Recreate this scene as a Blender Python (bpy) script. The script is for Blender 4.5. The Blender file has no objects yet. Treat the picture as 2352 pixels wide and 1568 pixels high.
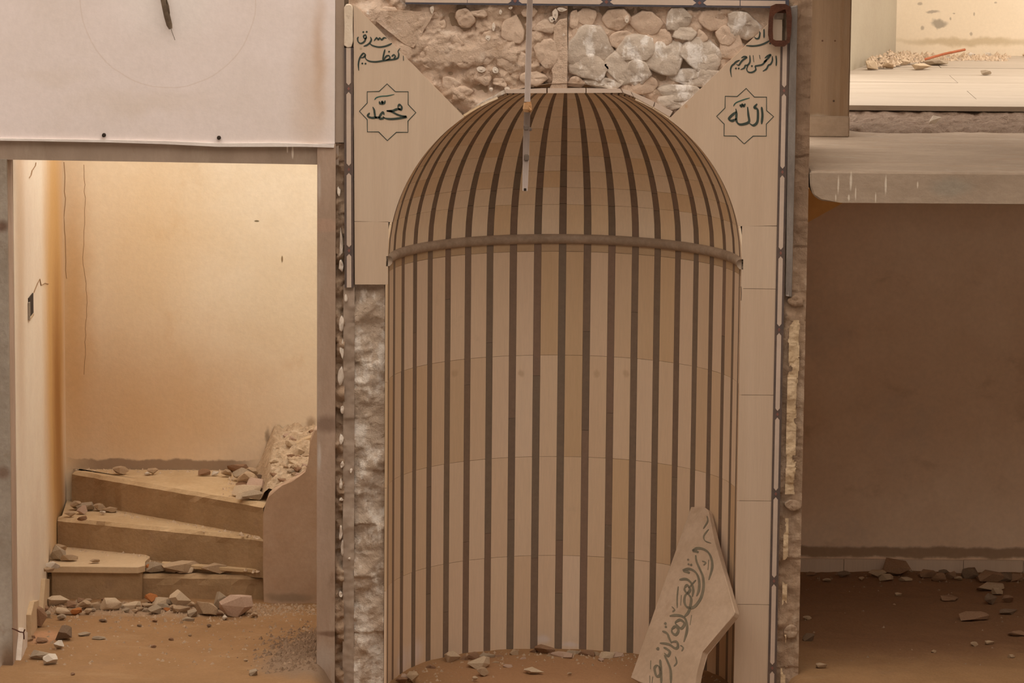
import bpy, bmesh, math, random
from mathutils import Vector, Matrix, noise

# ------------------------------------------------------------------ camera, sky, exposure
SC = bpy.context.scene
COL = SC.collection
FPX = 9100.0                       # focal length in pixels of the 2352 x 1568 frame
CAM = Vector((0.0, -17.4, 4.42))
PITCH = math.radians(9.26)         # looking down from an upper gallery
ROLL = math.radians(0.52)
cam_d = bpy.data.cameras.new('camera')
cam_o = bpy.data.objects.new('camera', cam_d)
COL.objects.link(cam_o)
ROT = Matrix.Rotation(math.pi / 2 - PITCH, 3, 'X') @ Matrix.Rotation(ROLL, 3, 'Z')
cam_o.matrix_world = Matrix.Translation(CAM) @ ROT.to_4x4()
cam_d.sensor_width = 36.0
cam_d.lens = 36.0 * FPX / 2352.0
cam_d.clip_end = 200
SC.camera = cam_o

world = bpy.data.worlds.new('sky')
SC.world = world
world.use_nodes = True
_bg = world.node_tree.nodes['Background']
_bg.inputs['Color'].default_value = (1.0, 0.90, 0.79, 1)
_bg.inputs['Strength'].default_value = 1.0
SC.view_settings.view_transform = 'Standard'
SC.view_settings.look = 'None'
SC.view_settings.gamma = 1
SC.view_settings.use_curve_mapping = False
SC.view_settings.exposure = 1.38

R_ = random.Random(7)

# ------------------------------------------------------------------ measuring helpers (photo pixel -> point in the place)
def ray(u, v):
    return ROT @ Vector(((u - 1176.0) / FPX, -(v - 784.0) / FPX, -1.0))
def P(u, v, Y=0.0):
    d = ray(u, v); t = (Y - CAM.y) / d.y
    return CAM + d * t
def H(u, v, z):
    d = ray(u, v); t = (z - CAM.z) / d.z
    return CAM + d * t
def XP(u, v, X):
    d = ray(u, v); t = (X - CAM.x) / d.x
    return CAM + d * t

# ------------------------------------------------------------------ materials
def N(nt, typ, **kw):
    n = nt.nodes.new(typ)
    for k, x in kw.items():
        if k.startswith('i_'):
            n.inputs[k[2:].replace('_', ' ')].default_value = x
        else:
            setattr(n, k, x)
    return n

def mixc(nt, fac, a, b, blend='MIX'):
    m = nt.nodes.new('ShaderNodeMix'); m.data_type = 'RGBA'; m.blend_type = blend
    for sock, x in ((m.inputs['Factor'], fac), (m.inputs['A'], a), (m.inputs['B'], b)):
        if isinstance(x, (int, float)): sock.default_value = x
        elif isinstance(x, tuple): sock.default_value = (*x[:3], 1)
        else: nt.links.new(x, sock)
    return m.outputs['Result']

def vmath(nt, op, a, b=None):
    n = N(nt, 'ShaderNodeVectorMath', operation=op)
    for i, x in enumerate((a, b)):
        if x is None: continue
        if isinstance(x, (tuple, Vector)): n.inputs[i].default_value = tuple(x)
        else: nt.links.new(x, n.inputs[i])
    return n

def fmath(nt, op, a, b=None):
    n = N(nt, 'ShaderNodeMath', operation=op)
    for i, x in enumerate((a, b)):
        if x is None: continue
        if isinstance(x, (int, float)): n.inputs[i].default_value = x
        else: nt.links.new(x, n.inputs[i])
    return n.outputs[0]

def smask(nt, val, lo, hi):
    m = N(nt, 'ShaderNodeMapRange', interpolation_type='SMOOTHSTEP')
    m.inputs['From Min'].default_value = lo; m.inputs['From Max'].default_value = hi
    nt.links.new(val, m.inputs['Value'])
    return m.outputs['Result']

def srgb(r, g, b):
    f = lambda c: (c / 255 / 12.92) if c / 255 <= .04045 else ((c / 255 + .055) / 1.055) ** 2.4
    return (f(r), f(g), f(b))

def mat(name, c1, c2, scale=3.0, stretch=(1, 1, 1), lo=.35, hi=.65, fine=0.0, fscale=60, bump=0.0, bscale=30, bdist=.01,
        rough=.9, stains_and_shade=(), blots=(), rand=None, coords='world', spec=.2):
    """c1/c2 mottled by noise; blots: (colour, scale, lo, hi, strength, stretch); stains: dicts with a place and size of their own."""
    m = bpy.data.materials.new(name); m.use_nodes = True
    nt = m.node_tree; bs = nt.nodes['Principled BSDF']
    bs.inputs['Roughness'].default_value = rough
    bs.inputs['Specular IOR Level'].default_value = spec
    if coords == 'world': pos = N(nt, 'ShaderNodeNewGeometry').outputs['Position']
    else: pos = N(nt, 'ShaderNodeTexCoord').outputs['Object']
    oi = None
    if coords == 'object' or rand:
        oi = N(nt, 'ShaderNodeObjectInfo')
    npos = pos
    if coords == 'object':
        off = vmath(nt, 'SCALE', oi.outputs['Location']); off.inputs['Scale'].default_value = 3.7
        npos = vmath(nt, 'ADD', pos, off.outputs[0]).outputs[0]
    def nz(sc, st=(1, 1, 1), det=5, ro=.6):
        s = vmath(nt, 'MULTIPLY', npos, st)
        n = N(nt, 'ShaderNodeTexNoise'); n.inputs['Scale'].default_value = sc; n.inputs['Detail'].default_value = det
        n.inputs['Roughness'].default_value = ro
        nt.links.new(s.outputs[0], n.inputs['Vector'])
        return n
    col = mixc(nt, smask(nt, nz(scale, stretch).outputs['Fac'], lo, hi), c1, c2)
    if rand:
        colr, amt = rand
        ramp = N(nt, 'ShaderNodeValToRGB'); els = ramp.color_ramp.elements
        while len(els) < len(colr): els.new(.5)
        for i, c in enumerate(colr):
            els[i].position = i / max(1, len(colr) - 1); els[i].color = (*c, 1)
        nt.links.new(oi.outputs['Random'], ramp.inputs['Fac'])
        col = mixc(nt, amt, col, ramp.outputs['Color'])
    for bcol, bs_, blo, bhi, bst, bstr in blots:
        f = fmath(nt, 'MULTIPLY', smask(nt, nz(bs_, bstr, 6, .65).outputs['Fac'], blo, bhi), bst)
        col = mixc(nt, f, col, bcol)
    for s in stains_and_shade:
        n = nz(s.get('ws', 6), s.get('wst', (1, 1, 1)))
        w = vmath(nt, 'SUBTRACT', n.outputs['Color'], (.5, .5, .5))
        w2 = vmath(nt, 'SCALE', w.outputs[0]); w2.inputs['Scale'].default_value = s.get('wob', .1)
        q = vmath(nt, 'ADD', pos, w2.outputs[0])
        q = vmath(nt, 'SUBTRACT', q.outputs[0], s['at'])
        q = vmath(nt, 'DIVIDE', q.outputs[0], s['size'])
        if s.get('box'):
            a = vmath(nt, 'ABSOLUTE', q.outputs[0])
            sp = N(nt, 'ShaderNodeSeparateXYZ'); nt.links.new(a.outputs[0], sp.inputs[0])
            L = fmath(nt, 'MAXIMUM', fmath(nt, 'MAXIMUM', sp.outputs[0], sp.outputs[1]), sp.outputs[2])
        else:
            L = vmath(nt, 'LENGTH', q.outputs[0]).outputs['Value']
        if s.get('ring'):
            L = fmath(nt, 'ABSOLUTE', fmath(nt, 'SUBTRACT', L, 1.0)); lo_, hi_ = 0.0, s['ring']
        else:
            lo_, hi_ = s.get('edge', .4), 1.0
        f = fmath(nt, 'SUBTRACT', 1.0, smask(nt, L, lo_, hi_))
        f = fmath(nt, 'MULTIPLY', f, s.get('k', 1.0))
        col = mixc(nt, f, col, s['c'])
    if fine:
        n = nz(fscale, stretch, 4, .7)
        g = smask(nt, n.outputs['Fac'], .25, .75)
        g = fmath(nt, 'ADD', fmath(nt, 'MULTIPLY', g, 2 * fine), 1 - fine)
        sc_ = vmath(nt, 'SCALE', col); nt.links.new(g, sc_.inputs['Scale']); col = sc_.outputs[0]
    nt.links.new(col, bs.inputs['Base Color'])
    if bump:
        b = N(nt, 'ShaderNodeBump'); b.inputs['Strength'].default_value = bump; b.inputs['Distance'].default_value = bdist
        nt.links.new(nz(bscale, (1, 1, 1), 8, .65).outputs['Fac'], b.inputs['Height'])
        nt.links.new(b.outputs[0], bs.inputs['Normal'])
    return m

# places used by stains
def at(u, v, Y=0.0): return tuple(P(u, v, Y))
YB = 2.17                      # back wall of the rooms behind the mihrab wall
STAIN = (.36, .17, .05)

M = {}
M['plaster_white'] = mat('white_plaster', (.89, .79, .77), (.83, .73, .69), 1.6, fine=.03, fscale=35, bump=.15, bscale=6, bdist=.02, stains_and_shade=[
    dict(at=at(733, 130), size=(.045, .3, .42), c=(.55, .33, .18), k=.55, edge=0, wob=.06),
    dict(at=at(715, 230), size=(.13, .3, .55), c=(.66, .47, .33), k=.45, edge=0, wob=.1),
    dict(at=at(385, -20), size=(.32, .3, .32), c=(.90, .84, .80), k=.6, edge=.2, wob=.03),
    dict(at=at(385, 0), size=(.385, 9, .385), c=(.62, .47, .37), k=.30, ring=.012, wob=.02),
    dict(at=at(330, 235), size=(.5, .3, .10), c=(.74, .62, .52), k=.4, edge=0, wob=.2),
    dict(at=at(120, 170), size=(.3, .3, .06), c=(.74, .62, .52), k=.25, edge=0, wob=.2)])
M['plaster_ridge'] = mat('lime_ridge', (.86, .79, .75), (.78, .70, .66), 8, bump=.3, bscale=40)
M['render_grey'] = mat('grey_render', (.43, .33, .26), (.37, .28, .215), 5, stretch=(1, 1, .4), fine=.05, fscale=40, bump=.3, bscale=25, bdist=.01,
    blots=[((.53, .43, .34), 4, .52, .7, .5, (1, 1, .3)), ((.27, .18, .12), 9, .6, .75, .35, (1, 1, .6))], stains_and_shade=[
    dict(at=at(672, 350, .015), size=(.006, .3, .035), c=(.72, .62, .53), edge=.5, wob=.004),
    dict(at=at(660, 343, .015), size=(.004, .3, .02), c=(.72, .62, .53), edge=.5, wob=.003)])
M['pier_plaster'] = mat('pier_plaster', (.47, .34, .26), (.40, .285, .21), 3, stretch=(1.5, 1, .5), fine=.05, fscale=45, bump=.3, bscale=30, bdist=.008,
    blots=[((.52, .43, .35), 3, .5, .7, .5, (2, 1, .3)), ((.24, .15, .10), 7, .62, .75, .6, (1, 1, .5))], stains_and_shade=[
    dict(at=at(750, 520, .0), size=(.09, .2, .035), c=(.45, .30, .22), edge=.5, wob=.05),
    dict(at=at(752, 975, .0), size=(.09, .2, .05), c=(.22, .14, .10), k=.75, edge=.3, wob=.08),
    dict(at=at(760, 1455, .0), size=(.09, .2, .02), c=(.20, .12, .08), k=.8, edge=.3, wob=.05),
    dict(at=at(733, 1050, .0), size=(.012, .2, .09), c=(.60, .53, .48), k=.7, edge=.2, wob=.01),
    dict(at=at(733, 420, .0), size=(.012, .2, .12), c=(.60, .53, .48), k=.5, edge=.2, wob=.01),
    dict(at=at(740, 1510, .0), size=(.08, .2, .09), c=(.50, .42, .36), k=.6, edge=.2, wob=.05)])
M['concrete_grey'] = mat('grey_concrete', (.42, .36, .30), (.33, .275, .22), 4, fine=.08, fscale=50, bump=.5, bscale=30, bdist=.012,
    blots=[((.24, .17, .12), 6, .56, .72, .6, (1, 1, 1)), ((.52, .46, .40), 3, .55, .7, .5, (1, 1, 1))], stains_and_shade=[
    dict(at=at(5, 520, 0), size=(.05, .2, .04), c=(.16, .09, .06), k=.9, edge=.2, wob=.04),
    dict(at=at(5, 1085, 0), size=(.05, .2, .05), c=(.20, .12, .08), k=.8, edge=.2, wob=.04),
    dict(at=at(20, 1530, 0), size=(.07, .2, .14), c=(.22, .14, .09), k=.9, edge=.3, wob=.06)])
M['slab'] = mat('slab_concrete', (.46, .36, .275), (.39, .30, .225), 4, stretch=(.5, 1.5, 1), fine=.07, fscale=45, bump=.5, bscale=25, bdist=.012,
    blots=[((.40, .275, .185), 5, .54, .7, .6, (.4, 2, 1)), ((.50, .43, .36), 6, .58, .7, .5, (.6, 1, 1))],
    stains_and_shade=[dict(at=at(u, v, -.01), size=(w, .12, h), c=(.76, .67, .56), k=.85, edge=.4, wob=.006)
            for u, v, w, h in ((1926, 425, .005, .05), (1955, 417, .007, .052), (2035, 425, .006, .055), (1950, 455, .006, .02), (1966, 445, .004, .04), (2012, 455, .004, .03), (2108, 425, .005, .02), (1920, 455, .004, .02))]
    + [dict(at=at(2185, 430, 0), size=(.14, .05, .06), c=(.36, .32, .26), k=.7, edge=.2, wob=.08)])
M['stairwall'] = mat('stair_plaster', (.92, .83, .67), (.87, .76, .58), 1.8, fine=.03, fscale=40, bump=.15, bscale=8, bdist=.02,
    blots=[((.70, .50, .29), 3, .58, .72, .35, (1, 1, .7))], stains_and_shade=[  # orange stain also paints the light falloff; upper right left pale
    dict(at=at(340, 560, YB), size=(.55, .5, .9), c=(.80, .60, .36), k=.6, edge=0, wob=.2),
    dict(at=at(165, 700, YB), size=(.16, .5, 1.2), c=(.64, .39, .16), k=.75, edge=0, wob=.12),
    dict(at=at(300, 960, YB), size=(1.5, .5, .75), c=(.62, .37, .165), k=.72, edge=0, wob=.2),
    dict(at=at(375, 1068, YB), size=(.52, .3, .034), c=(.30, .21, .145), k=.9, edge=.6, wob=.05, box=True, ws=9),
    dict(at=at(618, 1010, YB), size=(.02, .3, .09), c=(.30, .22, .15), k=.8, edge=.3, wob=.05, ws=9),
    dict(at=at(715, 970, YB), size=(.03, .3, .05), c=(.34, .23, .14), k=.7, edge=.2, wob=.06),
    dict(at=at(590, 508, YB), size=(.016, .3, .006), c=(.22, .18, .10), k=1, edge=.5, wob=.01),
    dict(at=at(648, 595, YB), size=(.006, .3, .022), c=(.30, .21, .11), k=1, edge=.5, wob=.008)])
_lw = P(34, 900, .22)
M['leftwall'] = mat('left_plaster', (.84, .74, .60), (.78, .66, .53), 2.0, fine=.03, fscale=40, bump=.15, bscale=8, bdist=.02, stains_and_shade=[
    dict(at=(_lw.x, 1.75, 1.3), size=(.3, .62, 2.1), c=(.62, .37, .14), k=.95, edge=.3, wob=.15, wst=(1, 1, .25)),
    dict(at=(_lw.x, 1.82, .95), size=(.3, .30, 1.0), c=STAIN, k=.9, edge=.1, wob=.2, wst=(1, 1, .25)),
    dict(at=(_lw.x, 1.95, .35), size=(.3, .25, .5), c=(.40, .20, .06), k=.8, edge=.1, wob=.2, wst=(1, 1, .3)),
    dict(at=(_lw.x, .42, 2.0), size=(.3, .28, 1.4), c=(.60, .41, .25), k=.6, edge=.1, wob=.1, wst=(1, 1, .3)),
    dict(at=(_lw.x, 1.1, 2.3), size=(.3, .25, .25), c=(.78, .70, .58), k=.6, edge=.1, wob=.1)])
M['darkroom'] = mat('dim_plaster', (.80, .60, .43), (.72, .52, .36), 1.6, fine=.04, fscale=40, bump=.15, bscale=8, bdist=.02,
    blots=[((.44, .29, .18), 2.5, .55, .7, .4, (1, 1, 1.5)), ((.56, .45, .36), 1.2, .5, .7, .5, (1, 1, 1))],
    stains_and_shade=[dict(at=at(2100, 1268, YB), size=(2.6, .3, .036), c=(.30, .19, .12), k=.85, edge=.5, wob=.06, box=True, ws=7)])
M['soffit'] = mat('orange_soffit', (.74, .40, .14), (.64, .33, .11), 5, bump=.2)  # plain orange, more saturated than the plaster around it
M['marble'] = mat('beige_limestone', (.63, .485, .36), (.585, .44, .32), 2.0, stretch=(9, 1, .5), fine=.035, fscale=18, rough=.6, bump=.06, bscale=60, bdist=.003,
    rand=(((.66, .52, .40), (.60, .44, .32), (.64, .49, .36)), .35), stains_and_shade=[
    dict(at=at(1575, 245, 0), size=(.012, .2, .015), c=(.55, .30, .16), k=.6, edge=.1, wob=.02),
    dict(at=at(829, 112, 0), size=(.009, .2, .009), c=(.42, .33, .22), k=.8, edge=.2, wob=.004)])
M['tile_light'] = mat('niche_limestone', (.73, .55, .395), (.68, .50, .345), 2.5, stretch=(6, 6, .5), fine=.04, fscale=22, rough=.55, bump=.05, bscale=50, bdist=.003,
    rand=(((.76, .595, .44), (.62, .43, .255), (.74, .57, .425), (.69, .51, .35), (.77, .605, .455), (.58, .40, .235), (.73, .55, .395)), .8),
    blots=[((.56, .42, .29), 7, .62, .75, .35, (1, 1, 1))],
    stains_and_shade=[dict(at=at(u, 858, y), size=(.022, .2, .024), c=(.50, .34, .21), k=.6, edge=.3, wob=.03, ws=14) for u, y in ((1045, .6), (1197, .76), (1370, .77), (1437, .73))]
    + [dict(at=at(u, v, y), size=(w, .2, h), c=(.74, .63, .58), k=.75, edge=.2, wob=.04, ws=10) for u, v, y, w, h in ((955, 1500, .4, .05, .09), (925, 1520, .3, .04, .10), (1245, 1470, .76, .05, .035), (1310, 1480, .78, .06, .02))])
M['tile_dome_lit'] = mat('dome_limestone_lit', (.85, .68, .49), (.80, .615, .43), 2.5, stretch=(5, 5, .8), fine=.04, fscale=22, rough=.55, bump=.05, bscale=50, bdist=.003,  # yellower dome stone, also lightened to make up for dim light
    rand=(((.86, .71, .54), (.76, .55, .33), (.84, .68, .51), (.80, .62, .43), (.87, .72, .56), (.72, .51, .30), (.83, .67, .50)), .8))
M['tile_short'] = mat('brown_limestone', (.53, .375, .235), (.48, .33, .20), 3, fine=.04, rough=.55, rand=(((.55, .40, .25), (.47, .32, .20)), .5))
M['tile_dark'] = mat('dark_marble', (.235, .16, .114), (.20, .14, .10), 5, fine=.08, fscale=40, rough=.5,
    rand=(((.27, .172, .126), (.195, .155, .115), (.24, .158, .112), (.18, .132, .10), (.225, .168, .12)), .6),
    blots=[((.30, .24, .19), 14, .68, .75, .6, (1, 1, 2))])
M['mortar'] = mat('mortar', (.36, .26, .18), (.30, .21, .14), 10, bump=.3, bscale=60)
M['moulding'] = mat('ring_marble', (.40, .30, .225), (.32, .235, .17), 9, fine=.12, fscale=50, rough=.55, blots=[((.42, .35, .29), 12, .58, .72, .7, (1, 1, 1))])
M['border_dark'] = mat('dark_border', (.15, .105, .085), (.11, .085, .078), 6, rough=.5, fine=.1)
M['border_blue'] = mat('blue_border', (.085, .085, .115), (.10, .09, .10), 6, rough=.5, fine=.1)
M['border_light'] = mat('pale_border', (.62, .49, .40), (.57, .45, .365), 5, rough=.5, fine=.03)
M['border_red'] = mat('red_diamond', (.27, .12, .095), (.22, .10, .08), 9, rough=.5, fine=.1)
M['ink'] = mat('green_black_inlay', (.045, .060, .050), (.060, .075, .062), 20, rough=.5)
M['inkgreen'] = mat('green_inlay', (.045, .12, .095), (.05, .10, .08), 20, rough=.5)
M['ink_worn'] = mat('worn_grey_inlay', (.16, .135, .095), (.20, .165, .115), 25, rough=.6)
M['rubble'] = mat('mud_mortar', (.69, .52, .40), (.60, .44, .325), 6, fine=.08, fscale=60, bump=.8, bscale=35, bdist=.02,
    blots=[((.74, .60, .49), 9, .56, .68, .7, (1, 1, 1)), ((.44, .295, .20), 8, .54, .66, .8, (1, 1, 1)), ((.86, .77, .68), 13, .62, .70, .85, (1, 1, 1))])
M['rubble_pale'] = mat('pale_mortar', (.66, .50, .34), (.56, .41, .27), 9, fine=.12, fscale=60, bump=.9, bscale=40, bdist=.02, blots=[((.74, .60, .44), 12, .55, .66, .7, (1, 1, 1)), ((.42, .27, .16), 10, .58, .70, .7, (1, 1, 1))])
M['rubble_lime'] = mat('lime_mortar', (.64, .51, .40), (.55, .42, .315), 7, fine=.08, fscale=60, bump=.9, bscale=35, bdist=.02,
    blots=[((.86, .77, .68), 10, .48, .60, .85, (1.3, 1, .8)), ((.36, .23, .15), 9, .60, .72, .6, (1, 1, 1))])
M['stone'] = mat('limed_stone', (.63, .53, .44), (.57, .46, .37), 5, fine=.05, fscale=60, bump=.7, bscale=30, bdist=.015,
    blots=[((.90, .83, .77), 9, .50, .60, .9, (1.5, 1, .8)), ((.50, .38, .28), 13, .62, .74, .5, (1, 1, 1))],
    rand=(((.66, .56, .47), (.59, .49, .40), (.68, .56, .46)), .3))
M['stone_brown'] = mat('clay_stone', (.70, .53, .41), (.63, .465, .35), 6, fine=.05, fscale=60, bump=.7, bscale=28, bdist=.015,
    blots=[((.80, .66, .54), 11, .60, .70, .7, (1, 1, 1)), ((.52, .36, .25), 10, .58, .72, .5, (1, 1, 1))],
    rand=(((.72, .54, .41), (.64, .48, .365), (.72, .57, .45)), .35))
M['lime'] = mat('bright_lime', (.80, .70, .60), (.70, .58, .48), 14, bump=.4, bscale=50)
M['cream'] = mat('cream_plaster', (.66, .50, .335), (.58, .42, .26), 7, fine=.06, bump=.6, bscale=40, blots=[((.42, .26, .14), 12, .60, .7, .6, (1, 1, .5))])
M['pilaster'] = mat('patched_render', (.44, .31, .215), (.37, .25, .165), 6, stretch=(2, 1, .5), fine=.08, bump=.8, bscale=40, bdist=.012,
    blots=[((.52, .41, .31), 5, .54, .68, .7, (2, 1, .4)), ((.23, .14, .085), 8, .60, .72, .7, (1.5, 1, .7))], stains_and_shade=[dict(at=at(1846, 330, 0), size=(.075, .3, .75), c=(.27, .175, .115), k=.8, edge=.5, wob=.06, ws=10)])
M['column'] = mat('column_render', (.33, .235, .16), (.28, .195, .13), 4, stretch=(5, 1, .3), fine=.05, bump=.3, bscale=30,
    blots=[((.25, .155, .085), 3, .54, .68, .55, (7, 1, .2))], stains_and_shade=[
    dict(at=at(1893, 98, 1.29), size=(.007, .3, .007), c=(.12, .06, .04), edge=.4, wob=.002),
    dict(at=at(1922, 98, 1.29), size=(.007, .3, .007), c=(.13, .07, .04), edge=.4, wob=.002),
    dict(at=at(1919, 237, 1.29), size=(.008, .3, .008), c=(.06, .04, .03), edge=.4, wob=.002),
    dict(at=at(1880, 285, 1.29), size=(.09, .3, .05), c=(.46, .39, .31), k=.8, edge=.6, wob=.05),
    dict(at=at(1860, 308, 1.29), size=(.03, .3, .02), c=(.62, .52, .45), k=.9, edge=.3, wob=.03),
    dict(at=at(1955, 95, 1.29), size=(.03, .3, .06), c=(.27, .18, .11), k=.6, edge=.1, wob=.03)])
M['lead'] = mat('grey_metal', (.27, .235, .21), (.20, .17, .15), 8, stretch=(1, 1, .4), rough=.55, fine=.1, bump=.3, bscale=50,
    blots=[((.45, .41, .38), 18, .66, .72, .9, (1, 1, 1))])
M['rust'] = mat('rusty_iron', (.12, .045, .025), (.085, .035, .022), 12, rough=.85, fine=.15, bump=.6, bscale=60)
M['pipe'] = mat('grey_pipe', (.36, .285, .25), (.30, .235, .20), 5, stretch=(1, 1, .3), rough=.6, fine=.06)
M['pipe_dark'] = mat('pipe_hole', (.19, .15, .12), (.16, .12, .10), 9)
M['tape'] = mat('rusty_tape', (.50, .29, .145), (.38, .18, .07), 20, bump=.4)
M['dirt'] = mat('dirt_floor', (.33, .188, .09), (.285, .16, .074), 3, fine=.08, fscale=80, bump=.6, bscale=40, bdist=.008,
    blots=[((.27, .158, .085), 5, .56, .70, .6, (1, 1, 1)), ((.38, .24, .128), 4, .55, .7, .5, (.6, 1.6, 1))],
    stains_and_shade=[dict(at=tuple(H(700, 1520, .09)), size=(.26, .36, .3), c=(.24, .16, .105), k=.95, edge=.5, wob=.2, ws=9),
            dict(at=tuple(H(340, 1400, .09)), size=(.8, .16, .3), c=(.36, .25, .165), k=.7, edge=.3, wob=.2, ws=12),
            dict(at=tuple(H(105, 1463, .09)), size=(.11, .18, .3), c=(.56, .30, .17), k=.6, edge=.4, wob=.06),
            dict(at=tuple(H(2100, 1400, .08)), size=(1.6, 1.3, .3), c=(.20, .10, .05), k=.92, edge=.5, wob=.3),  # darker brown patch across the right room's floor
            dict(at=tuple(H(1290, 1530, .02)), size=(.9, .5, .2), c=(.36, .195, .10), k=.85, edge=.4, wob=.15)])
M['hall_floor'] = mat('hall_dirt', (.20, .14, .095), (.16, .11, .075), 1.0)
M['step'] = mat('step_cement', (.41, .275, .155), (.35, .23, .125), 5, fine=.07, fscale=60, bump=.6, bscale=30, bdist=.01,
    blots=[((.33, .22, .14), 7, .56, .7, .5, (1, 1, 1))])
M['step_top'] = mat('dusty_tread', (.58, .42, .25), (.51, .355, .20), 5, fine=.06, bump=.5, bscale=30, bdist=.01,
    blots=[((.46, .31, .18), 9, .58, .7, .6, (1, 1, 1))])
M['tread_marble'] = mat('marble_tread', (.60, .445, .285), (.54, .39, .24), 5, fine=.04, bump=.3, blots=[((.52, .36, .22), 9, .60, .72, .6, (1, 1, 1))])
M['newel'] = mat('low_wall_plaster', (.52, .375, .27), (.46, .315, .215), 3, fine=.05, bump=.3, bscale=25,
    blots=[((.46, .27, .16), 4, .54, .7, .5, (1, 1, 1))], stains_and_shade=[dict(at=at(665, 1372, 1.27), size=(.16, .3, .03), c=(.31, .225, .155), k=.8, edge=.4, wob=.06)])
M['terrace'] = mat('terrace_tile', (.47, .39, .31), (.42, .345, .27), 3, stretch=(.3, 2, 1), fine=.05, rough=.85,
    blots=[((.50, .36, .25), 12, .64, .72, .6, (.25, 3, 1))])
M['terrace_wall'] = mat('terrace_plaster', (.82, .70, .54), (.78, .66, .50), 2, fine=.03,
    stains_and_shade=[dict(at=tuple(P(2163, 55, 4.7)), size=(.06, .3, .03), c=(.36, .31, .24), k=.9, edge=.4, wob=.10, ws=9),
            dict(at=tuple(P(2145, 30, 4.7)), size=(.05, .3, .012), c=(.40, .34, .27), k=.9, edge=.4, wob=.05, ws=9),
            *[dict(at=tuple(P(u, v, 4.7)), size=(w, .3, h), c=(.42, .35, .27), k=.85, edge=.4, wob=.02, ws=14) for u, v, w, h in ((2116, 10, .02, .014), (2121, 65, .014, .02), (2185, 44, .008, .012), (2240, 33, .006, .014), (2232, 80, .01, .014), (2193, 32, .01, .006), (2290, 8, .012, .006))],
            dict(at=tuple(P(2230, 97, 4.7)), size=(.6, .3, .03), c=(.50, .39, .24), k=.7, edge=.3, wob=.08, ws=6)])
M['terrace_grey_shade'] = mat('terrace_shaded_plaster', (.45, .39, .295), (.41, .345, .26), 1.5, fine=.03, blots=[((.46, .37, .26), 3, .58, .7, .4, (1, 1, 1))])  # grey and darker than the back wall: its shade put into the colour
M['screed'] = mat('broken_screed', (.40, .29, .215), (.32, .22, .16), 30, fine=.18, fscale=90, bump=1.0, bscale=70, bdist=.02,
    blots=[((.60, .49, .40), 60, .64, .70, .8, (1, 1, 1))])
ROCKC = {
    'pale': ((.68, .53, .37), (.60, .45, .30)), 'tan': ((.54, .39, .255), (.46, .32, .20)), 'grey': ((.47, .365, .26), (.38, .29, .20)),
    'brick': ((.55, .22, .075), (.46, .17, .055)), 'brown': ((.36, .215, .13), (.29, .165, .095)), 'white': ((.76, .66, .55), (.70, .60, .49)),
    'dark': ((.25, .17, .11), (.20, .13, .085)), 'pink': ((.58, .41, .31), (.52, .355, .26))}
for k, (a, b) in ROCKC.items():
    M['rock_' + k] = mat(k + '_rubble', a, b, 18, fine=.08, fscale=90, bump=.6, bscale=60, bdist=.006, coords='object')
M['gravel'] = mat('loose_gravel', (.46, .33, .22), (.38, .26, .165), 40, fine=.2, fscale=90)
M['gravel_dark'] = mat('dark_gravel', (.30, .20, .13), (.23, .15, .095), 40, fine=.2, fscale=90)
M['gravel_pale'] = mat('pale_gravel', (.60, .46, .33), (.50, .37, .25), 40, fine=.2, fscale=90)
M['black'] = mat('black_cable', (.045, .035, .03), (.06, .045, .035), 20, rough=.7)
M['cable_brown'] = mat('frayed_cable', (.20, .145, .10), (.14, .10, .07), 30)
M['hole'] = mat('dark_cavity', (.05, .035, .025), (.04, .028, .02), 20)
M['redbar'] = mat('red_rusty_bar', (.42, .14, .07), (.36, .11, .05), 20)
M['outer'] = mat('hall_plaster', (.42, .34, .26), (.37, .295, .22), 1.5)
M['shaft'] = mat('shaft_reflector', (.86, .80, .70), (.83, .76, .65), 1.5)  # hidden faces coloured near white to bounce light into the stair
M['slab_marble'] = mat('dimmed_limestone', (.50, .365, .265), (.44, .315, .22), 4, fine=.06, fscale=40, rough=.7, bump=.15, bscale=60, bdist=.004, blots=[((.40, .27, .175), 6, .56, .7, .5, (1, 1, 1))])  # limestone darkened evenly to hold back the sky light on its tilt

# ------------------------------------------------------------------ mesh helpers
def link(name, me, mat_=None, parent=None, label=None, cat=None, group=None, kind=None, smooth=False):
    o = bpy.data.objects.new(name, me); COL.objects.link(o)
    if mat_ is not None and me is not None and not me.materials: me.materials.append(M[mat_])
    if parent is not None: o.parent = parent
    tag(o, label, cat, group, kind)
    if smooth and me is not None:
        for p in me.polygons: p.use_smooth = True
    return o
def tag(o, label=None, cat=None, group=None, kind=None):
    for k, x in (('label', label), ('category', cat), ('group', group), ('kind', kind)):
        if x: o[k] = x
    return o
def thing(name, label, cat, loc=(0, 0, 0), group=None, kind=None):
    o = bpy.data.objects.new(name, None); COL.objects.link(o); o.location = loc
    o.empty_display_size = .1
    return tag(o, label, cat, group, kind)
def mesh(name, verts, faces):
    me = bpy.data.meshes.new(name); me.from_pydata([tuple(v) for v in verts], [], faces); me.update()
    return me
def from_bm(bm, name):
    bmesh.ops.recalc_face_normals(bm, faces=bm.faces)
    me = bpy.data.meshes.new(name); bm.to_mesh(me); bm.free(); return me
def put(o, loc):
    """Give a mesh object its origin at LOC while its shape stays where it is."""
    loc = Vector(loc)
    o.data.transform(Matrix.Translation(-loc)); o.location = loc
    return o

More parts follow.
